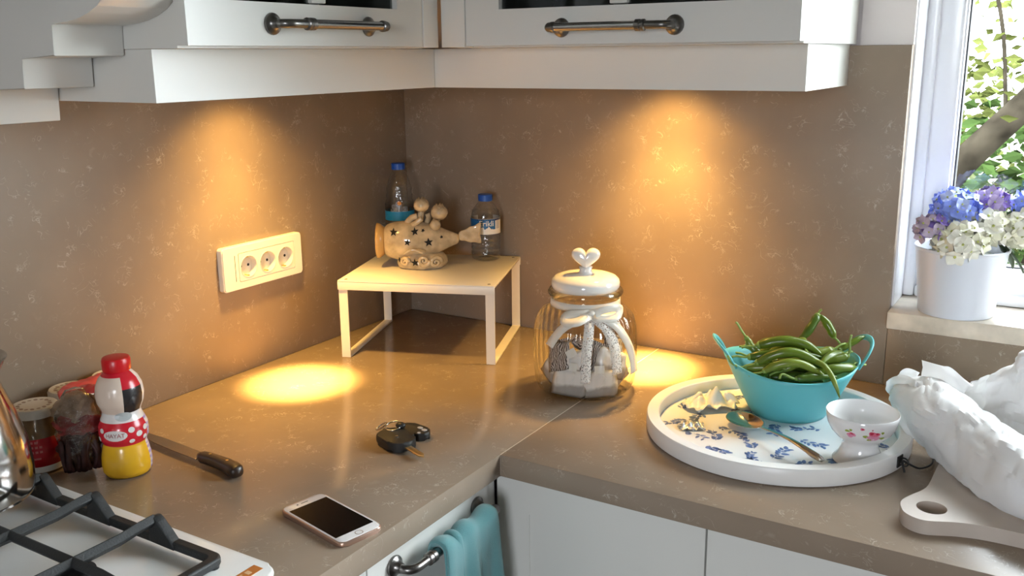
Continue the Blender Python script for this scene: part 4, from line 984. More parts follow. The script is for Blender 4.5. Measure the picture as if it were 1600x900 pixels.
def floret_mesh(name, m, r):
    bm = bmesh.new()
    for k in range(4):
        a = k*math.pi/2; rows = []
        for i in range(5):
            u = i/4; hw = r*.62*math.sin(math.pi*min(.97, u*.86+.10))**.7
            rows.append([(math.cos(a)*r*u*1.02-math.sin(a)*hw*s, math.sin(a)*r*u*1.02+math.cos(a)*hw*s, .18*r*u+.25*r*u*u-.10*r*s*s+.1*r*s*(1 if k % 2 else -1)) for s in (-1, -.35, .35, 1)])
        grid(bm, rows)
    bmesh.ops.create_icosphere(bm, subdivisions=1, radius=r*.16, matrix=Matrix.Translation((0, 0, r*.12)))
    for f in bm.faces:
        if len(f.verts) == 3: f.material_index = 1
    me = bpy.data.meshes.new(name); bm.to_mesh(me); bm.free(); me.materials.append(m); me.materials.append(M_eye)
    for p in me.polygons: p.use_smooth = True
    return me
def hydrangea(label, dx, dy, z, r, ms, n, seed, fr=.0125, sq=.85):
    c = Vector((PX0, PY0, 0))+R_*dx+F_*dy; c.z = z; h = thing('hydrangea', label, 'flower', c, 0, 'artificial hydrangea heads'); del h['group']
    rn = random.Random(seed); me = [floret_mesh('floret', m, fr) for m in ms]
    bm = bmesh.new(); e = Vector((PX0, PY0, PZ+.109))-c; tube(bm, cr([e, e*.5+Vector((0, 0, .012)), (0, 0, 0)], 5), .0022, 6); finish(bm, 'stem', M_green, h, smooth=True)
    bm = bmesh.new(); bmesh.ops.create_icosphere(bm, subdivisions=2, radius=r*.60, matrix=Matrix.Diagonal((1, 1, sq, 1))); finish(bm, 'core', ms[-1], h, smooth=True)
    for k in range(n):
        y = 1-2*(k+.5)/n; ph = k*2.39996; q = math.sqrt(1-y*y); d = Vector((q*math.cos(ph), q*math.sin(ph), y))
        d = (d+Vector((rn.uniform(-.15, .15), rn.uniform(-.15, .15), rn.uniform(-.15, .15)))).normalized()
        if d.z < -.75: continue
        o = bpy.data.objects.new('floret', me[0 if rn.random() < .68 else 1]); COL.objects.link(o); o.parent = h
        o.location = Vector((d.x, d.y, d.z*sq))*r*rn.uniform(.82, 1.0); rotm = d.to_track_quat('Z', 'Y').to_matrix() @ Matrix.Rotation(rn.uniform(0, 6.28), 3, 'Z'); o.rotation_euler = rotm.to_euler(); s_ = rn.uniform(.85, 1.15); o.scale = (s_, s_, s_)
hydrangea('blue hydrangea head at the upper left of the pot', -.022, -.008, 1.228, .040, M_pet1, 46, 1, .0115)
hydrangea('mauve and violet hydrangea head drooping at the far left of the pot', -.066, -.020, 1.196, .026, M_pet4, 26, 2, .0115)
hydrangea('violet hydrangea head at the back of the pot against the window', .044, .008, 1.238, .026, M_pet2, 26, 3, .0125)
hydrangea('small blue hydrangea head at the right edge of the pot', .100, -.010, 1.236, .024, M_pet1, 22, 4, .0115)
hydrangea('large white hydrangea head hanging over the front of the pot', -.024, -.040, 1.176, .042, M_pet3, 50, 5, .0145)
hydrangea('white hydrangea head above the middle of the pot', .026, -.026, 1.196, .034, M_pet3, 36, 6, .0145)
hydrangea('white hydrangea head at the right, in front of the window pane', .100, -.026, 1.192, .042, M_pet3, 48, 7, .0145)
for k, (dx, z, a) in enumerate(((.076, 1.150, -.9), (.102, 1.140, -1.4))):
    bm = bmesh.new(); rows = [[(u*.055, (s*.013*math.sin(math.pi*min(1, u*.9+.08))), -.010*u*u+.003*abs(s)) for s in (-1, 0, 1)] for u in [i/6 for i in range(7)]]
    grid(bm, rows); c = Vector((.058+.0*k, -.03+.02*k, .122))
    solid(finish(bm, 'leaf', mat('dark_leaf', (.03, .05, .02), .5) if k == 0 else bpy.data.materials['dark_leaf'], pot, smooth=True, loc=c, rot=(0, .75, -.3+.5*k)), .0008)

# ================================================================== towel on the drawer pull
M_towel = mat('teal_terry', (.13, .34, .36), .9, bump=.6, bscale=900, sheen=.5)
BRX, BRZ = FX+.031, .8268
tw = thing('towel', 'teal terry towel hanging over the drawer pull below the worktop', 'towel', (BRX, -.735, BRZ))
def drape(name, y0, y1, rr, front, back, amp, ph, seed):
    bm = bmesh.new(); nu, rows = 44, []
    path = [(-rr-.001, -back*t) for t in (1, .8, .6, .4, .2, .05)]+[(rr*math.cos(a), rr*math.sin(a)) for a in [math.pi-math.pi*k/8 for k in range(9)]]+[(rr+.001, -front*t) for t in (.04, .12, .22, .34, .48, .62, .78, .9, 1)]
    for x, z in path:
        row = []
        dn = max(0, -z)/.3
        for j in range(nu+1):
            u = j/nu; yc = y0+(y1-y0)*u; w_ = amp*min(1.15, .25+dn*2.4)
            f = math.sin(u*15+ph)+.6*math.sin(u*27+ph*2.1+dn*2); g_ = noise.noise(Vector((u*4, z*9, seed)))
            sgn = 1 if x > -rr*.2 else -.15
            row.append((x+sgn*(w_*(f*.55+.7)+.006*g_)*(1 if abs(x) > .004 or z < .004 else .6), yc+(.012*dn)*(u-.5)*1.6+.005*noise.noise(Vector((u*3, z*6, seed+4))), z+(.004*math.sin(u*15+ph) if z > 0 else 0)))
        rows.append(row)
    grid(bm, rows); return subs(solid(finish(bm, name, M_towel, tw, smooth=True), .004, 1), 1)
drape('outer_fold', -.062, .066, .0125, .34, .020, .0075, .4, 3)
drape('inner_fold', -.064, -.020, .0108, .30, .018, .005, 1.7, 8)

# ================================================================== hob
hob = thing('gas_hob', 'white enamel gas hob with a copper sticker on its corner', 'hob', (.300, -1.330, ZC))
bm = bmesh.new(); prism(bm, rrect(.602, .586, .022, 6), .0004, .0105, .0042, mtx=Matrix.Translation((0, 0, 0)), seg=3); finish(bm, 'hob_plate', M_enamel, hob, autos=40)
bm = bmesh.new(); box(bm, (.268, .240, .0106), (.283, .281, .0109)); st = finish(bm, 'sticker', mat('copper_sticker', (.62, .27, .08), .3, .5), hob)
bm = bmesh.new(); box(bm, (.2715, .262, .01092), (.2790, .268, .0111)); finish(bm, 'sticker_mark', mat('sticker_pale', (.75, .50, .28), .4), st)
bm = bmesh.new(); box(bm, (.2715, .248, .01092), (.2740, .258, .0111)); finish(bm, 'sticker_mark', bpy.data.materials['sticker_pale'], st)
HZ = .0106
def burner(x, y, r):
    b_ = bpy.data.objects.new('burner', None); COL.objects.link(b_); b_.parent = hob; b_.location = (x, y, HZ)
    bm = bmesh.new(); lathe(bm, [(r*1.25, 0), (r*1.22, .004), (r*.98, .007), (r*.95, .016), (.0005, .016)], 40, fr=lambda t, z, q: q*(1-.025*(round(t*20/math.pi) % 2)) if .006 < z < .0165 and q > .01 else q); finish(bm, 'burner_ring', M_chrome, b_, autos=40)
    bm = bmesh.new(); lathe(bm, [(r*.86, .0162), (r*.90, .0185), (r*.86, .0225), (r*.6, .024), (.0005, .024)], 40); finish(bm, 'burner_cap', M_blackmatt, b_, autos=40)
burner(.133, .143, .026); burner(-.130, .145, .033); burner(.133, -.140, .033); burner(-.130, -.140, .024)
grate = thing('pan_grate', 'black cast iron pan grate standing on the white hob', 'pan grate', (.300, -1.330, ZC+.0107))
def bar(P, r, name='grate_bar'):
    bm = bmesh.new(); tube(bm, P, r, 4, flat=(1.35, 1.15)); o = finish(bm, name, M_iron, grate, autos=25)
    b_ = o.modifiers.new('bev', 'BEVEL'); b_.width = .0014; b_.segments = 2; b_.limit_method = 'ANGLE'; return o
gx0, gx1, gy0, gy1, gz, gt = -.255, .243, -.255, .262, .0100, .0330
bm = bmesh.new(); o_ = rrect(gx1-gx0, gy1-gy0, .014, 4); i_ = rrect(gx1-gx0-.026, gy1-gy0-.026, .008, 4); V = []
for z in (gz-.0055, gz+.0055): V.append([[bm.verts.new((x+(gx0+gx1)/2, y+(gy0+gy1)/2, z)) for x, y in q] for q in (o_, i_)])
n = len(o_)
for k in range(n):
    j = (k+1) % n
    bm.faces.new((V[0][0][k], V[0][0][j], V[0][1][j], V[0][1][k])); bm.faces.new((V[1][0][k], V[1][0][j], V[1][1][j], V[1][1][k]))
    for q in (0, 1): bm.faces.new((V[0][q][k], V[0][q][j], V[1][q][j], V[1][q][k]))
fr_ = finish(bm, 'grate_frame', M_iron, grate, autos=30); bv = fr_.modifiers.new('bev', 'BEVEL'); bv.width = .0025; bv.segments = 2; bv.limit_method = 'ANGLE'
for x, y in ((gx0+.01, gy0+.01), (gx1-.01, gy0+.01), (gx0+.01, gy1-.01), (gx1-.01, gy1-.01)):
    bm = bmesh.new(); lathe(bm, [(.006, .0002), (.007, .0050), (.0005, .0050)], 12, ax=Matrix.Translation((x, y, 0))); finish(bm, 'grate_foot', M_iron, grate)
def lug(x, y, s):      # raised end of a bar that slopes down on to the frame
    bm = bmesh.new(); P = [(-.010, gz-.004), (-.008, gt-.001), (-.004, gt+.0075), (.003, gt+.0085), (.010, gt+.004), (.022, gz+.014), (.036, gz+.002), (.036, gz-.005)]
    a = [bm.verts.new((x+px_, y-.0065, z)) for px_, z in P]; b_ = [bm.verts.new((x+px_, y+.0065, z)) for px_, z in P]; m_ = len(P)
    bm.faces.new(a); bm.faces.new(b_[::-1])
    for k in range(m_): bm.faces.new((a[k], b_[k], b_[(k+1) % m_], a[(k+1) % m_]))
    bmesh.ops.bevel(bm, geom=list(bm.edges), offset=.002, segments=2, profile=.5, affect='EDGES', clamp_overlap=True); finish(bm, 'grate_lug', M_iron, grate, autos=40)
for x in (.133, .012, -.098, -.190):
    lug(x, gy1-.008, 1)
    bar([(x, gy1-.010, gt+.003), (x, gy1-.035, gt+.002), (x, gy1-.060, gt-.001), (x, .0, gt-.001), (x, -.245, gt-.001)], .0062)
for y in (.143, -.140):
    bar([(gx0+.006, y, gz+.004), (gx0+.03, y, gt-.001), (.185, y, gt-.001), (.205, y, gt-.003), (.222, y, gz+.010), (.232, y, gz+.002)], .0062)

# steel pitcher standing on the grate, mostly out of frame
M_pitch = mat('polished_steel_pitcher', (.52, .50, .48), .12, 1)
pt = thing('steel_pitcher', 'polished steel pitcher with a flared mouth at the left edge', 'pitcher', (.1912, -1.1720, ZC+.0107+gt+.0062), 0)
bm = bmesh.new(); lathe(bm, [(.0005, .002), (.070, .002), (.078, .005), (.0815, .014), (.0825, .040), (.0790, .075), (.0700, .110), (.0600, .140), (.0560, .155), (.0580, .165), (.0680, .182), (.0690, .1835), (.0670, .1830), (.0560, .165), (.0540, .155), (.0680, .110), (.0770, .070), (.0800, .020), (.0005, .008)], 64); finish(bm, 'body', M_pitch, pt, autos=60)
bm = bmesh.new(); lathe(bm, [(.070, .004), (.0795, .006), (.0795, .0095), (.077, .0095)], 64, cap=False); finish(bm, 'base_ring', M_pitch, pt, autos=40)
bm = bmesh.new(); tube(bm, cr([(-.052, -.030, .160), (-.085, -.050, .150), (-.100, -.058, .110), (-.090, -.052, .070), (-.070, -.040, .055)], 5), .006, 10); finish(bm, 'handle', M_pitch, pt, smooth=True)

# ================================================================== jars, pack and drink bottle at the left
M_lid = mat('white_jar_lid', (.66, .63, .58), .35); M_lidp = mat('lid_print', (.30, .22, .18), .5)
M_redlab = mat('red_label', (.50, .012, .025), .32); M_jam = mat('jar_filling', (.20, .115, .045), .3, coat=.6)
M_redw = mat('red_wrap', (.62, .06, .06), .3, coat=.3)
def preserve(label, x, y, rz, r=.034, h=.088):
    t = thing('preserve_jar', label, 'jar', (x, y, ZC+.0003), AV(x, y)+rz)
    bm = bmesh.new(); lathe(bm, [(.0005, .002), (r-.006, .002), (r-.002, .0003), (r, .005), (r, h*.70), (r-.002, h*.80), (r-.006, h*.90), (r-.006, h), (.0005, h)], 40); finish(bm, 'body', M_jam, t, autos=50)
    bm = bmesh.new(); lathe(bm, [(r-.0015, h-.003), (r-.001, h+.007), (r-.003, h+.0105), (r-.006, h+.0110), (r-.009, h+.0100), (.0005, h+.0100)], 48, fr=lambda a, z, q: q*(1+.010*(round(a*24/math.pi) % 2)) if z < h+.009 and q > .02 else q); ld = finish(bm, 'lid', M_lid, t, autos=40)
    bm = bmesh.new()
    for k in range(16):
        a = 2*math.pi*k/16; c = Vector(((r-.0125)*math.cos(a), (r-.0125)*math.sin(a), h+.01015)); bm.faces.new([bm.verts.new(c+Vector((.0042*math.cos(q)*(.6+.4*(k % 2)), .0030*math.sin(q), 0))) for q in [2*math.pi*i/7 for i in range(7)]])
    o = finish(bm, 'lid_print', M_lidp, ld); o['kind'] = 'stuff'
    bm = bmesh.new(); band(bm, r+.0003, .012, h*.63, -2.2, 2.2, 40); lb = solid(finish(bm, 'label', M_redlab, t, smooth=True), .0003)
    bm = bmesh.new(); band(bm, r+.0007, .0035, .0125, -2.2, 2.2, 40); finish(bm, 'label_foot', M_label_w, lb, smooth=True)
    bm = bmesh.new(); band(bm, r+.0007, .0240, .0268, -.75, -.25, 8); finish(bm, 'label_line', mat('label_pink', (.62, .18, .18), .4) if 'label_pink' not in bpy.data.materials else bpy.data.materials['label_pink'], lb)
    bm = bmesh.new()
    for i in range(3):
        for j in range(5 if i else 4):
            a = -.95+.17*j; z = .049-.0075*i; band(bm, r+.0007, z, z+.0035, a, a+.11, 2)
    o = finish(bm, 'label_script', bpy.data.materials['label_pink'], lb); o['kind'] = 'stuff'
    return t
preserve('preserve jar with a red label and white lid, nearest the pitcher', .0680, -.9960, .25)
preserve('second red-labelled preserve jar, behind the first one', .0480, -.9230, .6)
preserve('third preserve jar under the red wrapper, close to the wall', .0480, -.8480, .8)
# red film draped over the lids
def film(name, label, cat, G_, amp, seed, m):
    C_ = [cr([Vector(p) for p in c], 5) for c in G_]; m_ = len(C_[0]); cols = [cr([c[j] for c in C_], 7) for j in range(m_)]; bm = bmesh.new()
    grid(bm, [[cols[j][i]+Vector((0, 0, amp*abs(noise.noise(cols[j][i]*60+Vector((seed, 0, 0)))))) for j in range(m_)] for i in range(len(cols[0]))])
    return tag(solid(finish(bm, name, m, None, autos=45), .0004), label, cat)
film('plastic_wrapper', 'torn red plastic wrapper lying across the jar lids', 'wrapper', [[(.060, -.952, 1.0025), (.072, -.960, 1.0020), (.086, -.966, .998)], [(.048, -.925, 1.0045), (.062, -.930, 1.0045), (.078, -.934, 1.001)], [(.046, -.890, 1.0030), (.064, -.892, 1.0030), (.080, -.894, .998)], [(.044, -.860, 1.0045), (.062, -.852, 1.0045), (.078, -.845, 1.0000)]], .006, 1, M_redw)
# wrapped snack pack in clear film
M_clear = glassy('crinkled_clear_film', (.90, .86, .84), (.75, .68, .66), .16, 4.0, bump=1, bscale=110)
M_choc = mat('dark_biscuit_sticks', (.060, .022, .022), .45, var=.5, vscale=60)
M_packred = mat('pack_print_red', (.36, .06, .06), .35, var=.4, vscale=50); M_packtop = mat('pack_print_beige', (.46, .34, .24), .3, var=.35, vscale=40)
sp = thing('snack_pack', 'crinkled snack pack with dark sticks, between jars and drink bottle', 'snack pack', (.1330, -.9710, ZC+.0005), AV(.133, -.971)+math.pi/2)
def lump(name, rx, ry, z0, z1, m, amp, seed, taper=1, parent=sp):
    bm = bmesh.new(); rows = []; N_ = 22
    for i in range(13):
        v = i/12; e = math.sin(math.pi*min(.985, max(.015, v)))**.35; row = []
        for k in range(N_):
            a = 2*math.pi*k/N_; d = Vector((math.cos(a), math.sin(a), 0)); q = 1+amp*(abs(noise.noise(Vector((d.x*1.8+seed, d.y*1.8, v*4))))*2-.6)+amp*.4*noise.noise(Vector((d.x*5, d.y*5+seed, v*9)))
            tp = 1+(taper-1)*v; row.append((rx*tp*d.x*q*e, ry*tp*d.y*q*e, z0+(z1-z0)*v+.002*noise.noise(Vector((a, v, seed)))))
        rows.append(row)
    V = grid(bm, rows, closeu=True); bm.faces.new(V[0]); bm.faces.new(V[-1]); return finish(bm, name, m, parent, smooth=True)
for k in range(9):
    a = -.9+k*.23; x = .0285*math.sin(a*1.25); y = -.020*math.cos(a)
    bm = bmesh.new(); tube(bm, cr([(x*.9, y*.9, .006), (x+.004*math.sin(k*2.3), y-.002, .03), (x+.007*math.sin(k*1.7), y*(.9+.1*math.sin(k)), .054+.016*math.sin(k*3.1))], 3), .0040+.0012*math.sin(k*2), 8); finish(bm, 'biscuit_stick', M_choc, sp, smooth=True)
lump('inner_tray', .0325, .020, .003, .075, M_choc, .22, 3)
lump('printed_band', .0345, .024, .055, .092, M_packred, .35, 5, .95)
lump('gathered_top', .0345, .025, .074, .122, M_packtop, .45, 9, .72)
film_ = lump('film', .0385, .0290, .0015, .126, M_clear, .30, 12, .82)
# red crumpled collar of film above the pack
film('plastic_wrapper', 'crumpled red and white film end above the snack pack', 'wrapper', [[(.118, -.962, 1.016), (.128, -.968, 1.018), (.142, -.975, 1.014)], [(.124, -.948, 1.022), (.136, -.953, 1.024), (.148, -.960, 1.018)], [(.132, -.934, 1.020), (.144, -.940, 1.023), (.156, -.948, 1.016)]], .008, 6, M_redw)

# drink bottle: three bulges, red cap. printed bands are plain generic stand-ins
M_redcap = mat('red_cap', (.55, .008, .012), .3); M_drw = mat('bottle_white', (.74, .70, .68), .25, coat=.3); M_drr = mat('bottle_red', (.58, .015, .03), .25, coat=.3)
M_dry = mat('bottle_yellow', (.75, .42, .02), .25, coat=.3); M_drp = mat('bottle_violet', (.28, .22, .48), .3); M_drs = mat('bottle_cream', (.70, .56, .46), .25, coat=.3); M_drk = mat('bottle_black', (.02, .018, .02), .25, coat=.3)
DXb, DYb = .1930, -.9400
db = thing('drink_bottle', 'three-bulge drink bottle with a red cap and a red dotted band', 'bottle', (DXb, DYb, ZC+.0003), AV(DXb, DYb)+math.pi/2)
pd = [(.0005, .003), (.026, .003), (.031, .0005), (.0340, .006), (.0350, .016), (.0342, .028), (.0318, .040), (.0300, .0475), (.0306, .051), (.0338, .057), (.0345, .066), (.0338, .076), (.0300, .085), (.0272, .0915), (.0262, .096), (.0278, .101), (.0318, .110), (.0335, .122), (.0318, .135), (.0270, .146), (.0205, .1535), (.0165, .157), (.0155, .1635), (.0005, .1640)]
def dmi(z, t):
    a = (t+math.pi/2+math.pi) % (2*math.pi)-math.pi          # 0 = towards the viewer
    back = a > 1.15 or a < -2.2
    if z < .0495: return 3 if back and int(z*260) % 2 else (0 if back else 2)
    if z < .084: return 3 if back and int(z*260) % 2 else (0 if back else 1)
    if z < .098: return 0
    if z > .150: return 1 if not back else 0
    if back: return 0
    return 4 if a < .10 else (1 if z > .136 else 5)
from bisect import bisect
fine = []
for i in range(len(pd)-1):
    for k in range(3): fine.append((pd[i][0]+(pd[i+1][0]-pd[i][0])*k/3, pd[i][1]+(pd[i+1][1]-pd[i][1])*k/3))
fine.append(pd[-1])
bm = bmesh.new(); lathe(bm, fine, 56, mifn=dmi); bmesh.ops.recalc_face_normals(bm, faces=bm.faces); finish(bm, 'body', [M_drw, M_drr, M_dry, M_drp, M_drs, M_drk], db, smooth=True)
bm = bmesh.new(); lathe(bm, [(.0190, .1575), (.0195, .159), (.0195, .1730), (.0180, .1760), (.0150, .1768), (.0005, .1768)], 48, fr=lambda a, z, q: q*(1+.014*(round(a*24/math.pi) % 2)) if q > .017 and z < .1755 else q); finish(bm, 'cap', M_redcap, db, autos=35)
def dr(z):
    for (ra, za), (rb, zb) in zip(pd, pd[1:]):
        if za <= z <= zb and zb > za: return ra+(rb-ra)*(z-za)/(zb-za)
    return .03
def dmap(a0, z0, l=.0006): return lambda x, y: ((dr(z0+y)+l)*math.sin(a0+x/.034), -(dr(z0+y)+l)*math.cos(a0+x/.034), z0+y)
def patch(name, blobs, m, l=.0006, n=18, stuff=True):
    bm = bmesh.new()
    for a0, z0, rx, rz_ in blobs:
        f = dmap(a0, z0, l); c = bm.verts.new(f(0, 0)); mid = [bm.verts.new(f(.5*rx*math.cos(2*math.pi*k/n), .5*rz_*math.sin(2*math.pi*k/n))) for k in range(n)]; vs = [bm.verts.new(f(rx*math.cos(2*math.pi*k/n), rz_*math.sin(2*math.pi*k/n))) for k in range(n)]
        for k in range(n): bm.faces.new((c, mid[k], mid[(k+1) % n])); bm.faces.new((mid[k], vs[k], vs[(k+1) % n], mid[(k+1) % n]))
    o = finish(bm, name, m, db)
    if stuff and len(blobs) > 1: o['kind'] = 'stuff'
    return o
patch('dot_print', [(.30, .0745, .0046, .0042), (.62, .0660, .0048, .0044), (.98, .0720, .0044, .0042), (.92, .0580, .0040, .0036), (.28, .0575, .0040, .0032), (-1.0, .0740, .0040, .0036), (-1.25, .0600, .0040, .0036)], M_drw)
ov = patch('name_field', [(-.38, .0680, .0170, .0080)], M_drw, .0007)
text_obj('lettering', 'HAYAT', .0088, M_packred, ov, dmap(-.38, .0680, .0010), spacing=.9)
patch('colour_patch', [(.05, .094, .0150, .0065)], mat('bottle_grey', (.42, .44, .44), .3))

# ================================================================== knife, phone, keys
M_blade = mat('knife_steel', (.36, .34, .32), .25, 1); M_wood = mat('dark_wood_handle', (.030, .016, .010), .35, var=.3, vscale=50, coat=.2)
kn = thing('knife', 'kitchen knife with a dark wooden handle, behind the drink bottle', 'knife', (.2450, -.8620, ZC+.0004), math.atan2(-.0169, .20))
bm = bmesh.new(); prism(bm, [(-.145, .006), (-.120, -.006), (-.090, -.0105), (-.040, -.0120), (.020, -.0120), (.022, .0060), (.0, .0095), (-.090, .0095)], .0072, .0088, .0004); finish(bm, 'blade', M_blade, kn)
bm = bmesh.new(); rows = []
for x, hy, hz, cy in ((.018, .0075, .0065, -.001), (.024, .0095, .0080, -.001), (.040, .0098, .0082, 0), (.060, .0098, .0086, .0005), (.080, .0108, .0090, 0), (.096, .0122, .0092, -.0022), (.106, .0118, .0088, -.0042), (.112, .0085, .0070, -.0050)):
    rows.append([(x, cy+hy*math.copysign(abs(math.cos(t))**.7, math.cos(t)), .0093+hz*math.copysign(abs(math.sin(t))**.7, math.sin(t))) for t in [2*math.pi*k/16 for k in range(16)]])
V = grid(bm, rows, closeu=True); bm.faces.new(V[0]); bm.faces.new(V[-1]); hd = finish(bm, 'handle', M_wood, kn, smooth=True)
for x in (.040, .080):
    bm = bmesh.new(); lathe(bm, [(.0022, .0160), (.0022, .0184), (.0005, .0186)], 10, ax=Matrix.Translation((x, 0, 0))); finish(bm, 'rivet', M_brass, hd)

ph = thing('mobile_phone', 'white and rose gold mobile phone lying face up near the worktop edge', 'phone', (.5605, -.9080, ZC+.0004), math.atan2(-.9230+.8932, .6276-.4929))
M_gold = mat('rose_gold_metal', (.62, .42, .33), .30, .9); M_phw = mat('phone_white_glass', (.78, .76, .75), .06, coat=.5); M_scr = mat('phone_screen', (.003, .003, .003), .12, spec=.25)
bm = bmesh.new(); prism(bm, rrect(.1383, .0671, .0105, 8), 0, .0066, .0022, seg=4); finish(bm, 'case', M_gold, ph, autos=50)
bm = bmesh.new(); prism(bm, rrect(.1350, .0638, .0092, 8), .0064, .0072, .0005); fc = finish(bm, 'front_glass', M_phw, ph, autos=50)
bm = bmesh.new(); prism(bm, rrect(.1040, .0590, .0006, 2), .0072, .00732); finish(bm, 'screen', M_scr, fc)
bm = bmesh.new(); lathe(bm, [(.0044, .0072), (.0055, .0072), (.0055, .00735), (.0044, .00735)], 24, ax=Matrix.Translation((.0605, 0, 0)), closed=True); finish(bm, 'home_button_ring', mat('button_ring', (.45, .38, .34), .3, .6), fc)
bm = bmesh.new(); prism(bm, rrect(.0013, .011, .0006, 3), .0072, .00733, mtx=Matrix.Translation((-.0600, 0, 0))); finish(bm, 'earpiece', M_hole, fc)
bm = bmesh.new(); lathe(bm, [(.0014, .0072), (.0014, .00733), (.0001, .00733)], 12, ax=Matrix.Translation((-.0600, -.011, 0))); finish(bm, 'front_camera', M_hole, fc)

M_fob = mat('black_key_rubber', (.010, .010, .010), .5); M_keym = mat('brass_key_blade', (.80, .62, .36), .28, 1); M_grey = mat('grey_button', (.40, .40, .42), .4)
def fob(bm, w_, h_, t_, z): prism(bm, [(x*(1-.18*(x > 0)*abs(y)/(h_/2)), y) for x, y in rrect(w_, h_, h_*.42, 8)], z, z+t_, t_*.32, seg=3)
k1 = thing('car_key', 'black car key with a brass-coloured blade, in front of the other key', 'key', (.4780, -.6650, ZC+.0005), math.atan2(-.6888+.655, .5555-.470)); k1.scale = (1.22, 1.22, 1.15)
bm = bmesh.new(); fob(bm, .060, .040, .0135, 0); finish(bm, 'fob', M_fob, k1, autos=45)
bm = bmesh.new(); prism(bm, [(.026, -.0045), (.060, -.0042), (.066, 0), (.060, .0042), (.056, .0030), (.052, .0044), (.047, .0032), (.042, .0044), (.026, .0045)], .005, .0074, .0004); finish(bm, 'blade', M_keym, k1)
bm = bmesh.new(); box(bm, (.030, -.0008, .0073), (.061, .0008, .0077)); finish(bm, 'blade_groove', M_brass, k1)
bm = bmesh.new(); lathe(bm, [(.0022, .0135), (.0022, .0142), (.0005, .0143)], 12, ax=Matrix.Translation((.004, -.002, 0))); finish(bm, 'emblem', M_steel, k1)
k2 = thing('car_key', 'black remote key with two grey buttons, behind the brass-bladed key', 'key', (.4800, -.6210, ZC+.0005), math.atan2(.03, .06)-.65)
bm = bmesh.new(); fob(bm, .062, .032, .0120, 0); finish(bm, 'fob', M_fob, k2, autos=45)
for x, y in ((.006, .0065), (.018, .0045)):
    bm = bmesh.new(); prism(bm, rrect(.0095, .0075, .003, 4), .0118, .0128, .0004, mtx=Matrix.Translation((x, y, 0))); finish(bm, 'button', M_grey, k2)
bm = bmesh.new(); lathe(bm, [(.003, .0118), (.003, .0128), (.0005, .013)], 14, ax=Matrix.Translation((.020, -.009, 0))); finish(bm, 'button', M_grey, k2)
kr = thing('key_ring', 'steel key ring with a small clip, lying over both keys', 'key ring', (.4540, -.6420, ZC+.0165))
bm = bmesh.new(); tube(bm, [(.013*math.cos(t), .013*math.sin(t), .002+.003*math.sin(t*1)) for t in [2*math.pi*k/28 for k in range(29)]], .0013, 8, cap=False); finish(bm, 'ring', M_steel, kr, smooth=True)
bm = bmesh.new(); tube(bm, cr([(-.012, .002, .003), (-.022, .008, .000), (-.032, .006, -.006), (-.034, -.002, -.010), (-.026, -.004, -.008), (-.014, .000, .002)], 5), .0014, 8); finish(bm, 'clip', M_steel, kr, smooth=True)
bm = bmesh.new(); bmesh.ops.create_icosphere(bm, subdivisions=2, radius=.0075, matrix=Matrix.Translation((.010, .006, .003)) @ Matrix.Diagonal((1.2, 1, .7, 1))); finish(bm, 'bead', M_fob, kr, smooth=True)

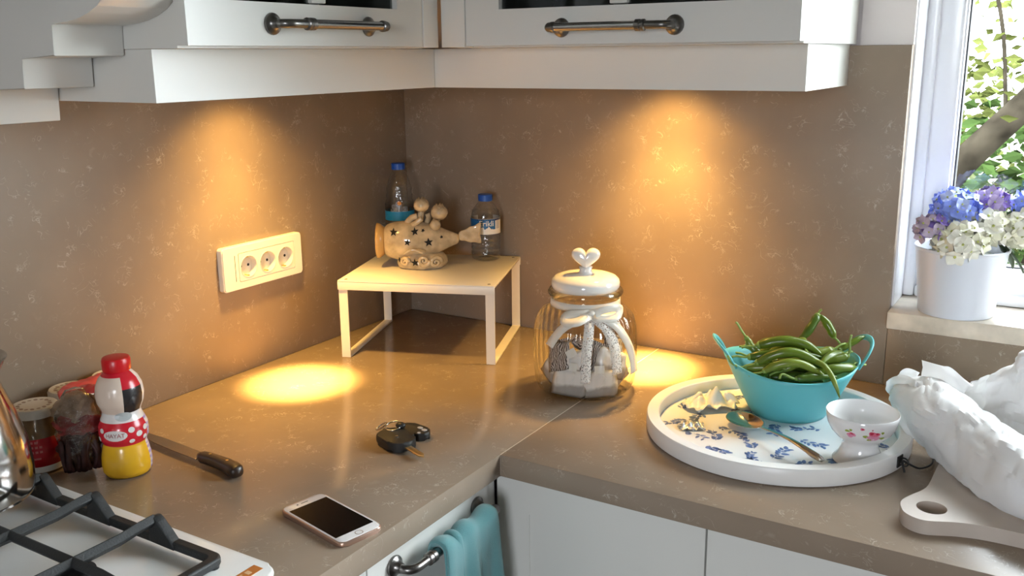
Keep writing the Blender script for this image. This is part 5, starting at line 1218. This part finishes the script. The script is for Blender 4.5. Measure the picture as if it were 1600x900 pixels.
# ================================================================== garden beyond the window
M_bark = mat('pale_bark', (.021, .018, .013), 1, spec=0, var=.6, vscale=9, bump=1, bscale=14)
M_l1, M_l2 = mat('leaf_green', (.026, .046, .013), 1, spec=0, var=.35, vscale=3), mat('leaf_yellow_green', (.060, .070, .020), 1, spec=0, var=.3, vscale=3)
def leaves(name, N_, size, posfn, m, parent, seed):
    rn = random.Random(seed); vs, fs = [], []
    for k in range(N_):
        c = posfn(rn); a, b_, g_ = rn.uniform(0, 6.28), rn.uniform(-.9, .9), rn.uniform(0, 6.28); mt = Euler((b_, a, g_)).to_matrix(); s = size*rn.uniform(.6, 1.3); i = len(vs)
        for p in ((0, -s*.5, 0), (s*.3, 0, s*.08), (0, s*.5, 0), (-s*.3, 0, s*.08)): vs.append(c+mt @ Vector(p))
        fs.append((i, i+1, i+2)); fs.append((i, i+2, i+3))
    me = bpy.data.meshes.new(name); me.from_pydata(vs, [], fs); me.materials.append(m); o = bpy.data.objects.new(name, me); COL.objects.link(o); o.parent = parent; o['kind'] = 'stuff'; return o
tr_ = thing('garden_tree', 'leaning pale-barked tree seen through the window', 'tree', (.10, 2.5, -.3))
bm = bmesh.new(); tube(bm, cr([(0, 0, 0), (.25, 0, .55), (.60, 0, 1.03), (.792, .0, 1.320), (1.008, .0, 1.580), (1.40, .05, 2.05), (1.9, .1, 2.7)], 6), [.072-.0008*k for k in range(37)], 12); finish(bm, 'trunk', M_bark, tr_, smooth=True)
bm = bmesh.new(); tube(bm, cr([(.95, 0, 1.52), (.90, .1, 1.85), (.80, .2, 2.3), (.85, .3, 2.9)], 5), .008, 8); finish(bm, 'branch', M_bark, tr_, smooth=True)
leaves('foliage', 900, .055, lambda r: Vector((.85+r.gauss(0, .55), .3+r.gauss(0, .45), 2.15+r.gauss(0, .32))), M_l2, tr_, 5)
def bush(label, x, y, sx, sy, z0, z1, N_, m, seed, size=.075):
    b_ = thing('garden_bush', label, 'bush', (x, y, -.3))
    bm = bmesh.new(); tube(bm, cr([(0, 0, 0), (.03, 0, .4), (-.02, .03, (z1-z0)*.7)], 4), .03, 8); finish(bm, 'stem', M_bark, b_, smooth=True)
    leaves('foliage', N_, size, lambda r: Vector((r.gauss(0, sx*.5), r.gauss(0, sy*.5), z0+.3+(z1-z0)*r.random()**1.25)), m, b_, seed)
bush('leafy green bush beyond the window, under the leaning trunk', 1.15, 3.3, .55, .4, -.3, 1.25, 2600, M_l1, 1)
bush('yellow-green bush beyond the window, left behind the trunk', .70, 3.9, .5, .4, -.3, 1.45, 2000, M_l2, 2)
bush('loose green bush beyond the window, at its right', 1.95, 3.8, .6, .4, -.3, 1.2, 2200, M_l1, 3)
